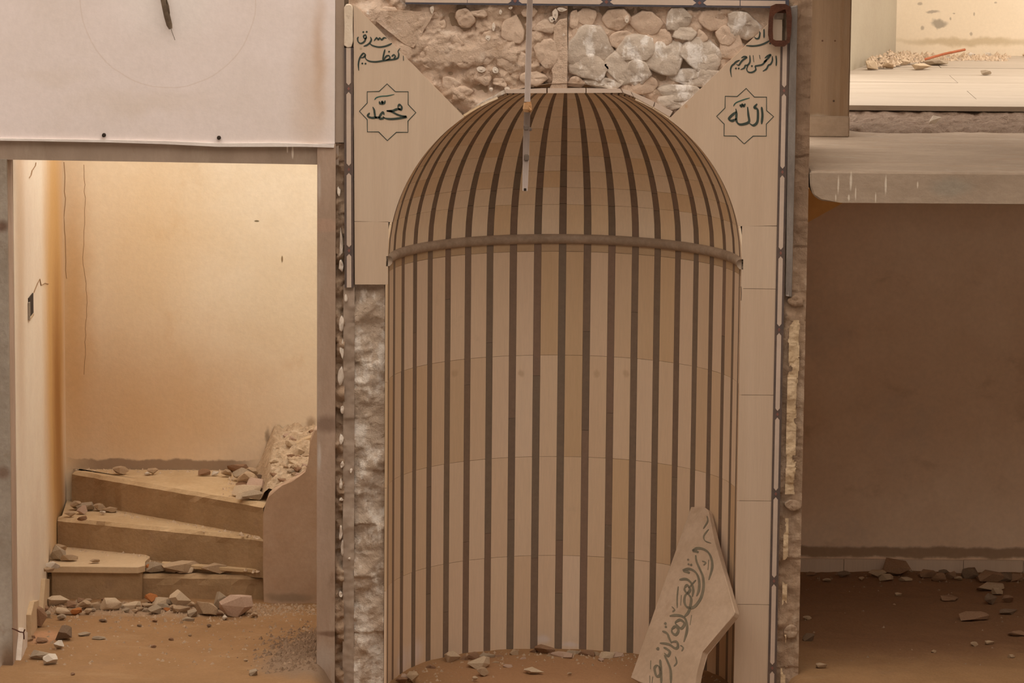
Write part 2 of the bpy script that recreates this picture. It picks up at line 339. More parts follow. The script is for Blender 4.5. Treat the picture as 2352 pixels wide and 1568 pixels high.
def box_me(name, x0, x1, y0, y1, z0, z1, bevel=0):
    bm = bmesh.new()
    bmesh.ops.create_cube(bm, size=1)
    for v in bm.verts:
        v.co = Vector((x0 if v.co.x < 0 else x1, y0 if v.co.y < 0 else y1, z0 if v.co.z < 0 else z1))
    if bevel: bmesh.ops.bevel(bm, geom=bm.edges[:], offset=bevel, segments=2, affect='EDGES')
    return from_bm(bm, name)

def prism_me(name, front, off, bevel=0):
    """FRONT: loop of 3-D points; extruded by vector OFF."""
    bm = bmesh.new()
    f = [bm.verts.new(p) for p in front]; b = [bm.verts.new(Vector(p) + Vector(off)) for p in front]
    n = len(f)
    bm.faces.new(f); bm.faces.new(b[::-1])
    for i in range(n): bm.faces.new((f[i], b[i], b[(i + 1) % n], f[(i + 1) % n]))
    if bevel: bmesh.ops.bevel(bm, geom=[e for e in bm.edges], offset=bevel, segments=1, affect='EDGES')
    return from_bm(bm, name)

def pp(name, pts, Y0, Y1, mat_, parent=None, bevel=0, **kw):
    """Prism whose front outline is measured in the photo on the plane y = Y0."""
    return link(name, prism_me(name, [P(u, v, Y0) for u, v in pts], (0, Y1 - Y0, 0), bevel), mat_, parent, **kw)
def pbox(name, u0, v0, u1, v1, Y0, Y1, mat_, parent=None, bevel=0, **kw):
    """Upright box: measured at its left/right middle and its top/bottom middle."""
    vm, um = (v0 + v1) / 2, (u0 + u1) / 2
    return link(name, box_me(name, P(u0, vm, Y0).x, P(u1, vm, Y0).x, Y0, Y1, P(um, v1, Y0).z, P(um, v0, Y0).z, bevel), mat_, parent, **kw)

def fbm(x, y, z, o=4):
    return noise.fractal(Vector((x, y, z)), 1.0, 2.0, o, noise_basis='PERLIN_ORIGINAL')

def rough_wall(name, x0, x1, z0, z1, Y, amp, sc, mat_, step=.01, keep=None, parent=None, seed=0.0, ridged=0.0, ymin=-1.0, **kw):
    """Broken vertical surface facing the hall, relief along y."""
    nx, nz_ = max(2, int((x1 - x0) / step)), max(2, int((z1 - z0) / step))
    vs, fs = [], []
    for j in range(nz_ + 1):
        for i in range(nx + 1):
            x = x0 + (x1 - x0) * i / nx; z = z0 + (z1 - z0) * j / nz_
            h = fbm(x * sc + seed, z * sc, seed) * amp
            if ridged: h += ridged * abs(fbm(x * sc * .6 + 9 + seed, z * sc * .6, 3 + seed, 3))
            c = noise.cell(Vector((x * sc * .9 + h * 9, z * sc * .9 + h * 5, seed))) * amp * .35
            vs.append((x, max(Y + h + c, ymin), z))
    for j in range(nz_):
        for i in range(nx):
            if keep and not keep(x0 + (x1 - x0) * (i + .5) / nx, z0 + (z1 - z0) * (j + .5) / nz_): continue
            a = j * (nx + 1) + i
            fs.append((a, a + 1, a + nx + 2, a + nx + 1))
    me = mesh(name, vs, fs)
    bm = bmesh.new(); bm.from_mesh(me); bmesh.ops.delete(bm, geom=[v for v in bm.verts if not v.link_faces], context='VERTS')
    bm.to_mesh(me); bm.free()
    return link(name, me, mat_, parent, smooth=True, **kw)

wm = None
def stone_face(name, u, v, w, h, Y, bulge, mat_, parent, rng, n=11, irr=.18, tilt=0):
    """A stone set in a wall: irregular outline, uneven domed face standing out by BULGE."""
    c = P(u, v, Y); s = 1 / 522.0
    rings = ((1.03, .02), (1.0, -.2 * bulge), (.96, -.85 * bulge), (.88, -1.0 * bulge), (.55, -1.02 * bulge), (.27, -1.0 * bulge))
    ph = rng.random() * 9; vs, fs = [], []; tx_, tz_ = rng.uniform(-.14, .14), rng.uniform(-.20, .08)
    nc = rng.randint(5, 7); ca = [2 * math.pi * (k + rng.uniform(-.28, .28)) / nc for k in range(nc)]
    cp = [(math.cos(a) * q, math.sin(a) * q) for a, q in ((a, rng.uniform(1 - irr, 1.12)) for a in ca)]
    rad = []
    for i in range(n):
        a = 2 * math.pi * i / n; d = (math.cos(a), math.sin(a)); best = 1.0
        for k in range(nc):
            p, q = cp[k], cp[(k + 1) % nc]; ex, ey = q[0] - p[0], q[1] - p[1]
            den = d[0] * ey - d[1] * ex
            if abs(den) > 1e-6:
                t = (p[0] * ey - p[1] * ex) / den; w_ = (p[0] * d[1] - p[1] * d[0]) / den
                if t > 0 and -.001 <= w_ <= 1.001: best = t
        rad.append(best * (1 + irr * .35 * fbm(d[0] * 3 + ph, d[1] * 3, ph, 2)))
    for k, (rr, dy) in enumerate(rings):
        for i in range(n):
            a = 2 * math.pi * i / n + tilt
            x = math.cos(a) * rr * rad[i] * w * s / 2; z = math.sin(a) * rr * rad[i] * h * s / 2
            j = (fbm(x * 22 + ph, z * 22, ph) * .45 * bulge + fbm(x * 70 + ph, z * 70, ph) * .30 * bulge + (x * tx_ + z * tz_)) if k > 1 else 0
            vs.append((c.x + x, max(c.y + dy + j, .004 if parent is wm else -.006), c.z + z))
    vs.append((c.x, c.y - bulge * (.95 + .2 * rng.random()), c.z))
    L = len(rings)
    for k in range(L - 1):
        for i in range(n):
            a, b = k * n + i, k * n + (i + 1) % n
            fs.append((a, b, b + n, a + n))
    for i in range(n): fs.append(((L - 1) * n + i, (L - 1) * n + (i + 1) % n, L * n))
    return link(name, mesh(name, vs, fs), mat_, parent, smooth=True)

# loose stones: a few angular hulls shared by all
def hull_rock(seed, flat=1.0, n=15, cube=.5):
    rng = random.Random(seed); bm = bmesh.new()
    for _ in range(n):
        p = Vector((rng.gauss(0, 1), rng.gauss(0, 1), rng.gauss(0, 1))).normalized()
        m = max(abs(p.x), abs(p.y), abs(p.z))
        p = p.lerp(p / m, cube) * rng.uniform(.82, 1.0)
        bm.verts.new(p)
    r = bmesh.ops.convex_hull(bm, input=bm.verts)
    bmesh.ops.delete(bm, geom=[g for g in r['geom_interior'] if isinstance(g, bmesh.types.BMVert)], context='VERTS')
    bmesh.ops.recalc_face_normals(bm, faces=bm.faces)
    lo = [min(v.co[i] for v in bm.verts) for i in range(3)]; hi = [max(v.co[i] for v in bm.verts) for i in range(3)]
    for v in bm.verts:
        v.co = Vector([(v.co[i] - lo[i]) / (hi[i] - lo[i]) - .5 for i in range(3)])
    return bm
ROCKS = {}
def rock_mesh(kind, i):
    key = (kind, i)
    if key not in ROCKS:
        bm = hull_rock(100 + i * 17 + hash_(kind), n=13 + i % 4 * 2, cube=.35 + .1 * (i % 4))
        for v in bm.verts: v.co.z += .5
        me = from_bm(bm, 'stone_' + kind); me.materials.append(M['rock_' + kind]); ROCKS[key] = me
    return ROCKS[key]
def hash_(s): return sum(ord(c) * (i + 3) for i, c in enumerate(s)) % 997

def rock(name, u, v, w, h, z, kind, rng, label, group, ymax=None, ymin=None, sc=487.0, cat='stone', depth=None, rot=None):
    """Loose stone seen at pixel (u, v) = foot of the stone, W x H pixels, lying on height z."""
    p = H(u, v, z)
    if ymax is not None: p.y = min(p.y, ymax)
    if ymin is not None: p.y = max(p.y, ymin)
    o = bpy.data.objects.new(name, rock_mesh(kind, rng.randrange(6))); COL.objects.link(o)
    ww, hh = w / sc * 1.32, h / sc * 1.2
    dd = depth if depth else max(.6 * ww, min(ww, hh * 1.2)) * rng.uniform(.75, 1.0)
    o.scale = (ww, dd, hh); o.location = (p.x, p.y + dd * .2, z - .001)
    o.rotation_euler = (0, 0, rng.uniform(-.4, .4) if rot is None else rot)
    return tag(o, label, cat, group)

CW = {'pale': 'pale cream', 'tan': 'tan', 'grey': 'greyish', 'brick': 'orange brick', 'brown': 'brown', 'white': 'white', 'dark': 'dark', 'pink': 'pinkish'}
def stone_label(kind, w, where):
    size = 'tiny' if w < 9 else 'small' if w < 18 else 'fist sized' if w < 27 else 'large'
    return '%s %s stone %s' % (size, CW[kind], where), '%s %s stones %s' % (size, CW[kind], where)

def scatter(name, spots, size, mat_, label, cat, rng, kind='stuff', parent=None):
    """Uncountable small chips: one mesh of little tetra/octa stones at the given points."""
    vs, fs = [], []
    for (x, y, z) in spots:
        r = size * (0.35 + 1.1 * rng.random() ** 2.2); b = len(vs); a0 = rng.random() * 6.28
        k = 4
        for i in range(k):
            a = a0 + 2 * math.pi * i / k
            q = r * rng.uniform(.6, 1.1); vs.append((x + math.cos(a) * q, y + math.sin(a) * q, z - r * .15))
        vs.append((x + rng.uniform(-.3, .3) * r, y + rng.uniform(-.3, .3) * r, z + r * rng.uniform(.4, 1.0)))
        for i in range(k): fs.append((b + i, b + (i + 1) % k, b + k))
    return link(name, mesh(name, vs, fs), mat_, parent, label=label, cat=cat, kind=kind)

def crom(pts, n=6):
    out = []
    q = [pts[0]] + list(pts) + [pts[-1]]
    for i in range(1, len(q) - 2):
        p0, p1, p2, p3 = q[i - 1], q[i], q[i + 1], q[i + 2]
        for k in range(n):
            t = k / n
            out.append(tuple(.5 * ((2 * p1[j]) + (-p0[j] + p2[j]) * t + (2 * p0[j] - 5 * p1[j] + 4 * p2[j] - p3[j]) * t * t + (-p0[j] + 3 * p1[j] - 3 * p2[j] + p3[j]) * t ** 3) for j in range(len(p1))))
    out.append(tuple(pts[-1]))
    return out

def ribbon(vs, fs, pts, w, place, nrm, smooth=True, pen=True, th=.0016, closed=False):
    """Inlaid stroke: pts and width in pixels of the photo, PLACE maps a pixel to the stone face."""
    pts = [tuple(map(float, p)) for p in pts]
    if smooth and len(pts) > 2: pts = crom(pts)
    m = len(pts); b = len(vs)
    for i, p in enumerate(pts):
        a = pts[i - 1] if (i or closed) else p; c = pts[(i + 1) % m] if (i < m - 1 or closed) else p
        d = Vector((c[0] - a[0], c[1] - a[1])); d = d.normalized() if d.length else Vector((1, 0))
        ww = w
        if pen:
            ang = math.atan2(d.y, d.x); ww = w * (.62 + .5 * abs(math.sin(ang - .9)))
            t = i / (m - 1); ww *= min(1, .45 + 4 * t, .35 + 3.5 * (1 - t))
        n = Vector((-d.y, d.x)) * ww / 2
        if not pen and not smooth: n = n * 1.15
        A, B = place(p[0] + n.x, p[1] + n.y), place(p[0] - n.x, p[1] - n.y)
        vs += [A + nrm * th, B + nrm * th, A - nrm * .002, B - nrm * .002]
    for i in range(m if closed else m - 1):
        k = b + 4 * i; l = b + 4 * ((i + 1) % m)
        fs += [(k, k + 1, l + 1, l), (k, l, l + 2, k + 2), (k + 1, k + 3, l + 3, l + 1)]
def dot(vs, fs, p, r, place, nrm, th=.0016):
    b = len(vs); n = 7
    for i in range(n):
        a = 2 * math.pi * i / n + .3
        vs.append(place(p[0] + math.cos(a) * r * (1.15 if i % 2 else .9), p[1] + math.sin(a) * r) + nrm * th)
    fs.append(tuple(range(b, b + n)))

# ------------------------------------------------------------------ the hall around the camera (unseen; roof gap and wall heights set to grade the light)
HALLX = 6.2
def struct(name, me, mat_, **kw): return link(name, me, mat_, kind='structure', **kw)
struct('floor_hall', box_me('floor_hall', -HALLX, HALLX, -20, -.55, -.3, -.03), 'hall_floor')
struct('wall_left', box_me('wall_left', -HALLX - .3, -HALLX, -20, .25, -.3, 8.6), 'outer')
struct('wall_right', box_me('wall_right', HALLX, HALLX + .3, -20, .25, -.3, 8.6), 'outer')
struct('wall_rear', box_me('wall_rear', -HALLX, HALLX, -20.3, -20, -.3, 2.6), 'outer')
struct('floor_gallery', box_me('floor_gallery', -HALLX, HALLX, -20, -11.5, 2.42, 2.6), 'outer')
struct('ceiling_added', box_me('ceiling_added', -HALLX, HALLX, -20, -6.8, 6.3, 6.6), 'outer')  # unseen roof added; its edge grades the light down the wall
# front wall of the hall beside and above what the photo shows
struct('wall_front_far_left', box_me('wall_front_far_left', -HALLX, P(-60, 784, 0).x, .0, .25, -.3, 3.3), 'outer')
xr_end = P(2352, 700, 0).x + 2.2

# ------------------------------------------------------------------ left part of the wall: plaster over the doorway, lintel, piers
wl = struct('wall_front_left', prism_me('wall_front_left', [P(-60, -30, 0), P(770, -30, 0), P(769, 331, 0), P(500, 331, 0), P(250, 322, 0), P(-60, 320, 0)], (0, .22, 0)), 'plaster_white')
pp('lime_ridge', [(-60, 317), (80, 319), (250, 321), (380, 324), (500, 329), (640, 328), (768, 332), (767, 339), (700, 337), (600, 337), (500, 337), (380, 331), (250, 327), (80, 324), (-60, 322)], -.012, .03, 'plaster_ridge', wl, label='white lime ridge along the bottom of the plaster')
struct('trim_1', prism_me('trim_1', [P(-60, 315, .018), P(778, 325, .018), P(778, 378.5, .018), P(728, 378, .018), P(15, 366.5, .018), P(-60, 365, .018)], (0, .20, 0)), 'render_grey', label='grey cement lintel band over the doorway')
for u, v in ((239, 310), (503, 316)):
    c = P(u, v, 0)
    bm = bmesh.new(); bmesh.ops.create_cone(bm, cap_ends=True, segments=10, radius1=.010, radius2=.008, depth=.03)
    bmesh.ops.create_cone(bm, cap_ends=True, segments=6, radius1=.0045, radius2=.0045, depth=.045)
    me = from_bm(bm, 'anchor_bolt'); me.transform(Matrix.Rotation(math.pi / 2, 4, 'X'))
    o = link('anchor_bolt', me, 'hole'); o.location = (c.x, -.003, c.z)
    tag(o, 'rusty dark anchor bolt stuck in the white plaster above the doorway', 'bolt', 'anchor bolts over the doorway')
# left pier of the doorway
x_lp = P(15, 380, 0).x
struct('wall_pier_left', box_me('wall_pier_left', P(-60, 900, 0).x, x_lp, .004, .22, -.3, P(15, 366, 0).z), 'concrete_grey')
struct('trim_2', box_me('trim_2', x_lp, x_lp + .0008, .03, .22, 0, P(15, 368, 0).z), 'pier_plaster', label='plastered reveal of the doorway')
# room behind the doorway
x_wl = P(31, 380, .22).x
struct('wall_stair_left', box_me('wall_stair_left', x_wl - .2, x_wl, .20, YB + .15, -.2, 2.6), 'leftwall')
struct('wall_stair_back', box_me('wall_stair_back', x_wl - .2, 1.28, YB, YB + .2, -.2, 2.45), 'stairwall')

# ------------------------------------------------------------------ mihrab wall (masonry backing with the niche left open)
NL, NR = P(890, 598, 0), P(1704, 607, 0)
XC = (NL.x + NR.x) / 2; R = (NR.x - NL.x) / 2
ZS = (P(1297, 602, 0).z)                    # springing height
X728 = P(728, 900, 0).x; X1845 = P(1852, 700, 0).x
TOPZ = 3.2
wm = thing('wall_mihrab', 'masonry wall of the mihrab with fallen cladding', None, kind='structure')
YM = .055
def backing(name, x0, x1, z0, z1, y0=YM, y1=.26): return link(name, box_me(name, x0, x1, y0, y1, z0, z1), 'mortar' if y1 < .5 else 'shaft', wm)
backing('masonry', X728 + .003, XC - R - .012, -.3, TOPZ)
backing('masonry', XC + R + .012, X1845, -.3, TOPZ)
arch = [Vector((XC - (R + .012) * math.cos(math.pi * i / 40), YM, ZS + (R + .012) * math.sin(math.pi * i / 40))) for i in range(41)]
link('masonry', prism_me('masonry', [Vector((XC - R - .012, YM, TOPZ))] + arch + [Vector((XC + R + .012, YM, TOPZ))], (0, .205, 0)), 'mortar', wm)
backing('masonry', X728 + .003, XC - R - .012, -.3, ZS + R + .03, .26, 1.0)
backing('masonry', XC + R + .012, X1845, -.3, ZS + R + .03, .26, 1.0)
backing('masonry', XC - R - .012, XC + R + .012, -.3, ZS + R + .03, R + .03, 1.0)
backing('masonry', XC - R - .012, XC + R + .012, ZS + R + .012, ZS + R + .03, .26, R + .03)
# exposed rubble above the arch
def keep_arch(x, z): return (x - XC) ** 2 + (z - ZS) ** 2 > (R + .004) ** 2 or z < ZS
zt = P(1300, -60, 0).z
xmid = P(1303, 100, 0).x
rough_wall('rubble_core', P(800, 100, 0).x, xmid, ZS + .35, zt, .024, .055, 7.5, 'rubble', .0065, keep_arch, wm, seed=2.0, ridged=.03, ymin=.006, label='brown mud mortar core above the arch')
rough_wall('rubble_core', xmid + .004, P(1800, 100, 0).x, ZS + .35, zt, .040, .035, 8, 'rubble', .0065, keep_arch, wm, seed=7.0, ridged=.02, ymin=.006)
rg = random.Random(3)
# stones to the right of the vertical joint: (u, v, w, h)
for (u, v, w, h, k) in ((1353, 115, 88, 110, 's'), (1352, 155, 82, 60, 's'), (1460, 108, 92, 60, 's'), (1440, 150, 110, 70, 's'), (1462, 170, 62, 58, 's'), (1530, 130, 82, 78, 's'),
                        (1610, 125, 92, 84, 's'), (1625, 145, 60, 45, 's'), (1560, 47, 62, 60, 's'), (1708, 55, 80, 60, 's'), (1572, 78, 60, 34, 's'), (1600, 178, 120, 45, 's'), (1560, 210, 100, 40, 's'), (1545, 235, 70, 36, 's'),
                        (1480, 52, 70, 62, 'b'), (1413, 45, 66, 50, 'b'), (1350, 38, 46, 44, 'b'), (1640, 42, 66, 48, 'b'), (1680, 110, 50, 60, 'b'), (1512, 88, 56, 44, 'b'), (1425, 90, 50, 40, 'b'),
                        (1318, 45, 22, 44, 'b'), (1318, 95, 20, 60, 'b'), (1390, 190, 90, 26, 's'), (1325, 190, 40, 30, 'b'), (1480, 195, 60, 40, 'b'), (1415, 165, 40, 44, 'b'), (1600, 85, 50, 34, 'b'), (1668, 82, 40, 40, 'b')):
    stone_face('stone', u, v, w * 1.30, h * 1.28, 0.036, .026 if k == 's' else .015, 'stone' if k == 's' else 'stone_brown', wm, rg, n=18, irr=.26)
for (u, v, w, h, k) in ((890, 32, 70, 40, 'b'), (935, 52, 70, 60, 'b'), (985, 30, 60, 40, 'b'), (1065, 40, 56, 50, 'b'), (1040, 100, 80, 60, 'b'), (1120, 90, 46, 60, 'b'), (1010, 60, 50, 40, 'b'),
                        (1065, 140, 70, 50, 'b'), (1120, 130, 60, 60, 'b'), (1180, 70, 80, 90, 'b'), (1180, 140, 90, 60, 'b'), (1250, 120, 70, 90, 'b'), (1255, 60, 70, 50, 'b'), (1285, 160, 32, 60, 'b'),
                        (985, 130, 60, 60, 'b'), (1040, 190, 60, 40, 'b'), (1060, 215, 60, 40, 'b'), (1110, 175, 60, 50, 'b'), (1000, 85, 40, 30, 'b'), (1150, 190, 50, 26, 'b'), (960, 100, 44, 36, 'b'), (1225, 180, 80, 34, 'b'), (1100, 30, 60, 30, 'b'), (1215, 28, 60, 28, 'b')):
    stone_face('stone', u, v, w, h, .034, rg.uniform(.008, .026), 'stone_brown', wm, rg, n=18, irr=.40)
for (u, v, w, h) in ((1275, 32, 20, 36), (1268, 44, 15, 16), (1290, 22, 26, 12), (993, 22, 11, 26), (1121, 87, 16, 16), (1138, 162, 16, 16), (1128, 205, 11, 11), (1165, 204, 14, 8), (1295, 80, 8, 7), (1173, 18, 11, 8), (1150, 28, 10, 14), (1134, 62, 9, 24), (1105, 160, 24, 16), (1440, 45, 12, 22)):
    stone_face('lime_splash', u, v, w, h, .004, .012, 'lime', wm, rg, n=9, irr=.25)
pp('mortar_strip', [(1270, 62), (1285, 45), (1303, 42), (1304, 120), (1303, 204), (1262, 204), (1272, 180), (1266, 160), (1282, 140), (1276, 118), (1268, 100), (1274, 82)], .006, .06, 'rubble', wm, bevel=.004)
pp('mortar_strip', [(836, 22), (930, 24), (1000, 30), (985, 48), (975, 66), (962, 92), (950, 112), (930, 104), (885, 66), (858, 44)], .010, .06, 'rubble', wm, bevel=.004)

# ------------------------------------------------------------------ the niche
niche = thing('mihrab_niche', 'round mihrab niche lined with beige and dark striped marble under a half dome', 'mihrab', (XC, .4, 0))
def child(o, parent):
    o.parent = parent; o.matrix_parent_inverse = parent.matrix_world.inverted(); return o
bpy.context.view_layer.update()
def cyl(phi, r, z): return (XC + r * math.sin(phi), r * math.cos(phi), z)
def sph(phi, e, r): return (XC + r * math.cos(e) * math.sin(phi), r * math.cos(e) * math.cos(phi), ZS + r * math.sin(e))
def patch_me(name, fn, a0, a1, b0, b1, na, nb, r0, r1):
    """Curved slab: fn(a, b, radius); visible face at r0, back at r1."""
    vs, fs = [], []
    for r in (r0, r1):
        for j in range(nb + 1):
            for i in range(na + 1):
                vs.append(fn(a0 + (a1 - a0) * i / na, b0 + (b1 - b0) * j / nb, r))
    W = na + 1; K = W * (nb + 1)
    for j in range(nb):
        for i in range(na):
            a = j * W + i
            fs.append((a, a + W, a + W + 1, a + 1))
    rim = [i for i in range(W)] + [j * W + na for j in range(1, nb + 1)] + [nb * W + i for i in range(na - 1, -1, -1)] + [j * W for j in range(nb - 1, 0, -1)]
    for k in range(len(rim)):
        a, b = rim[k], rim[(k + 1) % len(rim)]
        fs.append((a, b, b + K, a + K))
    return mesh(name, vs, fs)
# mortar shell behind the marble
sh_v, sh_f = [], []
prof = [('c', z) for z in (-.3, .4, ZS)] + [('s', e * math.pi / 2 / 16) for e in range(1, 17)]
NA = 48
for kind, q in prof:
    for i in range(NA + 1):
        phi = -math.pi / 2 + math.pi * i / NA
        sh_v.append(cyl(phi, R + .010, q) if kind == 'c' else sph(phi, q, R + .010))
for j in range(len(prof) - 1):
    for i in range(NA):
        a = j * (NA + 1) + i; sh_f.append((a, a + 1, a + NA + 2, a + NA + 1))
child(link('niche_shell', mesh('niche_shell', sh_v, sh_f), 'mortar'), niche)
D = .147; DW = .0415; G = .0012
dark = [n * D for n in range(-10, 11)]
zrow = [-.12] + [P(1290, v, R).z for v in (1275, 1048, 815, 577)] + [ZS + .005]
rt = random.Random(11)
lights = [(dark[i] + DW / 2, dark[i + 1] - DW / 2) for i in range(20)]
lights = [(-math.pi / 2, dark[0] - DW / 2)] + lights + [(dark[-1] + DW / 2, math.pi / 2)]
for i, (a0, a1) in enumerate(lights):
    for j in range(5):
        dz = [0, 0, .004, .004, 0, 0]
        z0, z1 = zrow[j], zrow[j + 1]
        r0 = R - rt.uniform(0, .0012)
        child(link('niche_tile', patch_me('niche_tile', lambda a, b, r: cyl(a, r, b), a0 + G, a1 - G, z0 + .0008, z1 - .0008, 2, 1, r0, R + .009), 'tile_short' if j == 4 else 'tile_light'), niche)
for a in dark:
    n = 3; zz = [-.12] + sorted(rt.uniform(.15, ZS - .2) for _ in range(n - 1)) + [ZS + .005]
    for j in range(n):
        child(link('dark_strip', patch_me('dark_strip', lambda p, b, r: cyl(p, r, b), a - DW / 2, a + DW / 2, zz[j] + .0006, zz[j + 1] - .0006, 1, 1, R - .0005, R + .009), 'tile_dark'), niche)
erow = [.02, .205] + [.205 + .108 * k for k in range(1, 10)]
for i, (a0, a1) in enumerate(lights):
    for j in range(len(erow) - 1):
        if j > 5 and abs((a0 + a1) / 2) > 1.35: pass
        child(link('dome_tile', patch_me('dome_tile', sph, a0 + G, a1 - G, erow[j] + .0008, erow[j + 1] - .0008, 2, 2, R - rt.uniform(0, .0012), R + .009), 'tile_dome_lit'), niche)
for a in dark:
    sh = rt.uniform(-.015, .015)
    er = [.02] + [e + sh for e in erow[1:-1]] + [erow[-1]]
    for j in range(len(er) - 1):
        child(link('dome_strip', patch_me('dome_strip', sph, a - DW / 2, a + DW / 2, er[j] + .0012, er[j + 1] - .0012, 1, 2, R - .0005, R + .009), 'tile_dark'), niche)
# springing moulding
mv, mf = [], []
prf = [(0.006, -.026), (-.010, -.024), (-.021, -.012), (-.023, .004), (-.016, .016), (-.004, .020), (.006, .020)]
for i in range(73):
    phi = -math.pi / 2 + math.pi * i / 72
    for dr, dz in prf: mv.append(cyl(phi, R + dr, ZS + dz))
for i in range(72):
    for k in range(len(prf) - 1):
        a = i * len(prf) + k; mf.append((a, a + 1, a + 1 + len(prf), a + len(prf)))
mf += [tuple(range(len(prf))), tuple(72 * len(prf) + k for k in range(len(prf) - 1, -1, -1))]
child(link('springing_moulding', mesh('springing_moulding', mv, mf), 'moulding', label='grey brown stone ring between wall and half dome', smooth=True), niche)

# ------------------------------------------------------------------ marble cladding around the niche
clad = thing('marble_surround', 'beige marble cladding and inlaid border around the mihrab niche', 'cladding', (XC, .0, 0))
bpy.context.view_layer.update()
def arc_px(a0, a1, n, r=None):
    rr = r or R
    return [Vector((XC + rr * math.sin(a0 + (a1 - a0) * i / n), 0, ZS + rr * math.cos(a0 + (a1 - a0) * i / n))) for i in range(n + 1)]
RA = R - .002
def ang(u, v): p = P(u, v, 0); return math.atan2(p.x - XC, p.z - ZS)
def clad_poly(name, pts, mat_='marble', y0=0.0, y1=.05, **kw):
    return child(link(name, prism_me(name, [Vector((p[0], y0, p[2])) for p in pts], (0, y1 - y0, 0)), mat_, **kw), clad)
aL, aL2 = ang(1065, 268), ang(893, 508)
aR, aR2 = ang(1540, 268), ang(1702, 518)
pl = [P(812, 12), P(816, 13)] + arc_px(aL, aL2, 22, RA) + [P(814, 508)]
panel_l = clad_poly('spandrel_panel', pl, label='triangular marble panel with a script medallion, left of the dome')
pr = [P(1776, 45)] + [P(1797, 45), P(1789, 518)] + arc_px(aR2, aR, 22, RA)
panel_r = clad_poly('spandrel_panel', pr, label='triangular marble panel with a script medallion, right of the dome')
XL0, XL1 = P(814, 580).x, P(884, 653).x
# below the spandrels
clad_poly('jamb_panel', [P(814, 509), P(892.5, 509), Vector((XC - RA, 0, ZS)), Vector((XC - RA, 0, P(850, 653).z)), P(815, 653)])
xin = XC + RA
vs_r = [518.8, 663, 907, 1150, 1388, 1660]
def rx(v): return P(1801 - (v - 60) * .0205, v).x - .008        # inner edge of the right border
for a, b in zip(vs_r, vs_r[1:]):
    za, zb = P(1745, a + .5).z, P(1745, b - .5).z
    clad_poly('jamb_panel', [Vector((xin, 0, za)), Vector((rx(a), 0, za)), Vector((rx(b), 0, zb)), Vector((xin, 0, zb))])
# marble edging pieces on the broken arch
for q in (((1160, 206), (1255, 203), (1255, 214), (1163, 214)), ((1258, 203), (1345, 203), (1345, 213.5), (1258, 214)), ((1347, 203), (1424, 204), (1430, 213), (1347, 213.5)),
          ((1428, 204), (1448, 210), (1455, 222), (1432, 213)), ((1450, 211), (1503, 235), (1500, 246), (1456, 222.5)), ((1505, 236), (1545, 256), (1538, 268), (1502, 247))):
    child(pp('arch_edging', list(q), -.004, .06, 'border_light'), clad)
child(pp('arch_edging', [(1068, 262), (1095, 240), (1130, 222), (1160, 206), (1163, 214), (1132, 229), (1100, 246), (1076, 260)], .004, .06, 'rubble_lime'), clad)
# borders: dark frame, pale bars, red lozenges
def border(line, half, bars, lozenges, name_hint):
    """LINE(v) -> centre u at that v; the border runs down the photo."""
    v0, v1 = bars[0][0], bars[-1][1]
    fr = [(line(v0) - half, v0), (line(v0) + half, v0), (line(v1) + half, v1), (line(v1) - half, v1)]
    child(pp('border_frame', fr, -.004, .05, 'border_dark'), clad)
    for (a, b) in bars:
        i = half * .50; t = 6
        ta, tb = (t if a != v0 else 0), (t if b != v1 else 0)
        q = [(line(a) - (0 if ta else i), a), (line(a) + (0.01 if ta else i), a), (line(a + t) + i, a + ta), (line(b - t) + i, b - tb), (line(b) + (0.01 if tb else i), b), (line(b) - (0 if tb else i), b), (line(b - t) - i, b - tb), (line(a + t) - i, a + ta)]
        child(pp('border_bar', q, -.0055, .04, 'border_light'), clad)
    for v in lozenges:
        c = line(v); child(pp('border_lozenge', [(c - 3.2, v), (c, v - 4.5), (c + 3.2, v), (c, v + 4.5)], -.0055, .04, 'border_red'), clad)
border(lambda v: 800.5 + (v - 110) * .0025, 10.5, [(110, 196), (211, 381), (397, 568), (583, 660)], [203.5, 389, 575.5], 'l')
lr = [208, 395, 581, 757, 951, 1134, 1334, 1534]
rb = [(100, 201)] + [(lr[i] + 7.5, lr[i + 1] - 7.5) for i in range(7)] + [(1541.5, 1660)]
border(lambda v: 1804 - (v - 60) * .0205, 10.0, rb, lr, 'r')
# top border runs across
ty = lambda u: 3.0 + (u - 930) * .0105
child(pp('border_frame', [(931, ty(931) - 14), (1812, ty(1812) - 14), (1812, ty(1812) + 6.5), (931, ty(931) + 6.5)], -.004, .05, 'border_blue'), clad)
tx = [1183, 1393, 1607]
seg = [(931, 1073, 0, 0), (1074, 1175, 0, 1), (1191, 1385, 1, 1), (1401, 1599, 1, 1), (1615, 1699, 1, 0), (1701, 1804, 0, 0)]
for a, b, ta, tb in seg:
    q = [(a, ty(a) - 4)] if ta else [(a, ty(a) - 10), ]
    A = [(a + 8 * ta, ty(a) - 10), (b - 8 * tb, ty(b) - 10)] + ([(b, ty(b) - 3.5)] if tb else []) + [(b - 8 * tb, ty(b) + 2.2), (a + 8 * ta, ty(a) + 2.2)] + ([(a, ty(a) - 3.5)] if ta else [])
    child(pp('border_bar', A, -.0055, .04, 'border_light'), clad)
for c in tx: child(pp('border_lozenge', [(c - 4.5, ty(c) - 3.5), (c, ty(c) - 8), (c + 4.5, ty(c) - 3.5), (c, ty(c) + 1)], -.0055, .04, 'border_red'), clad)
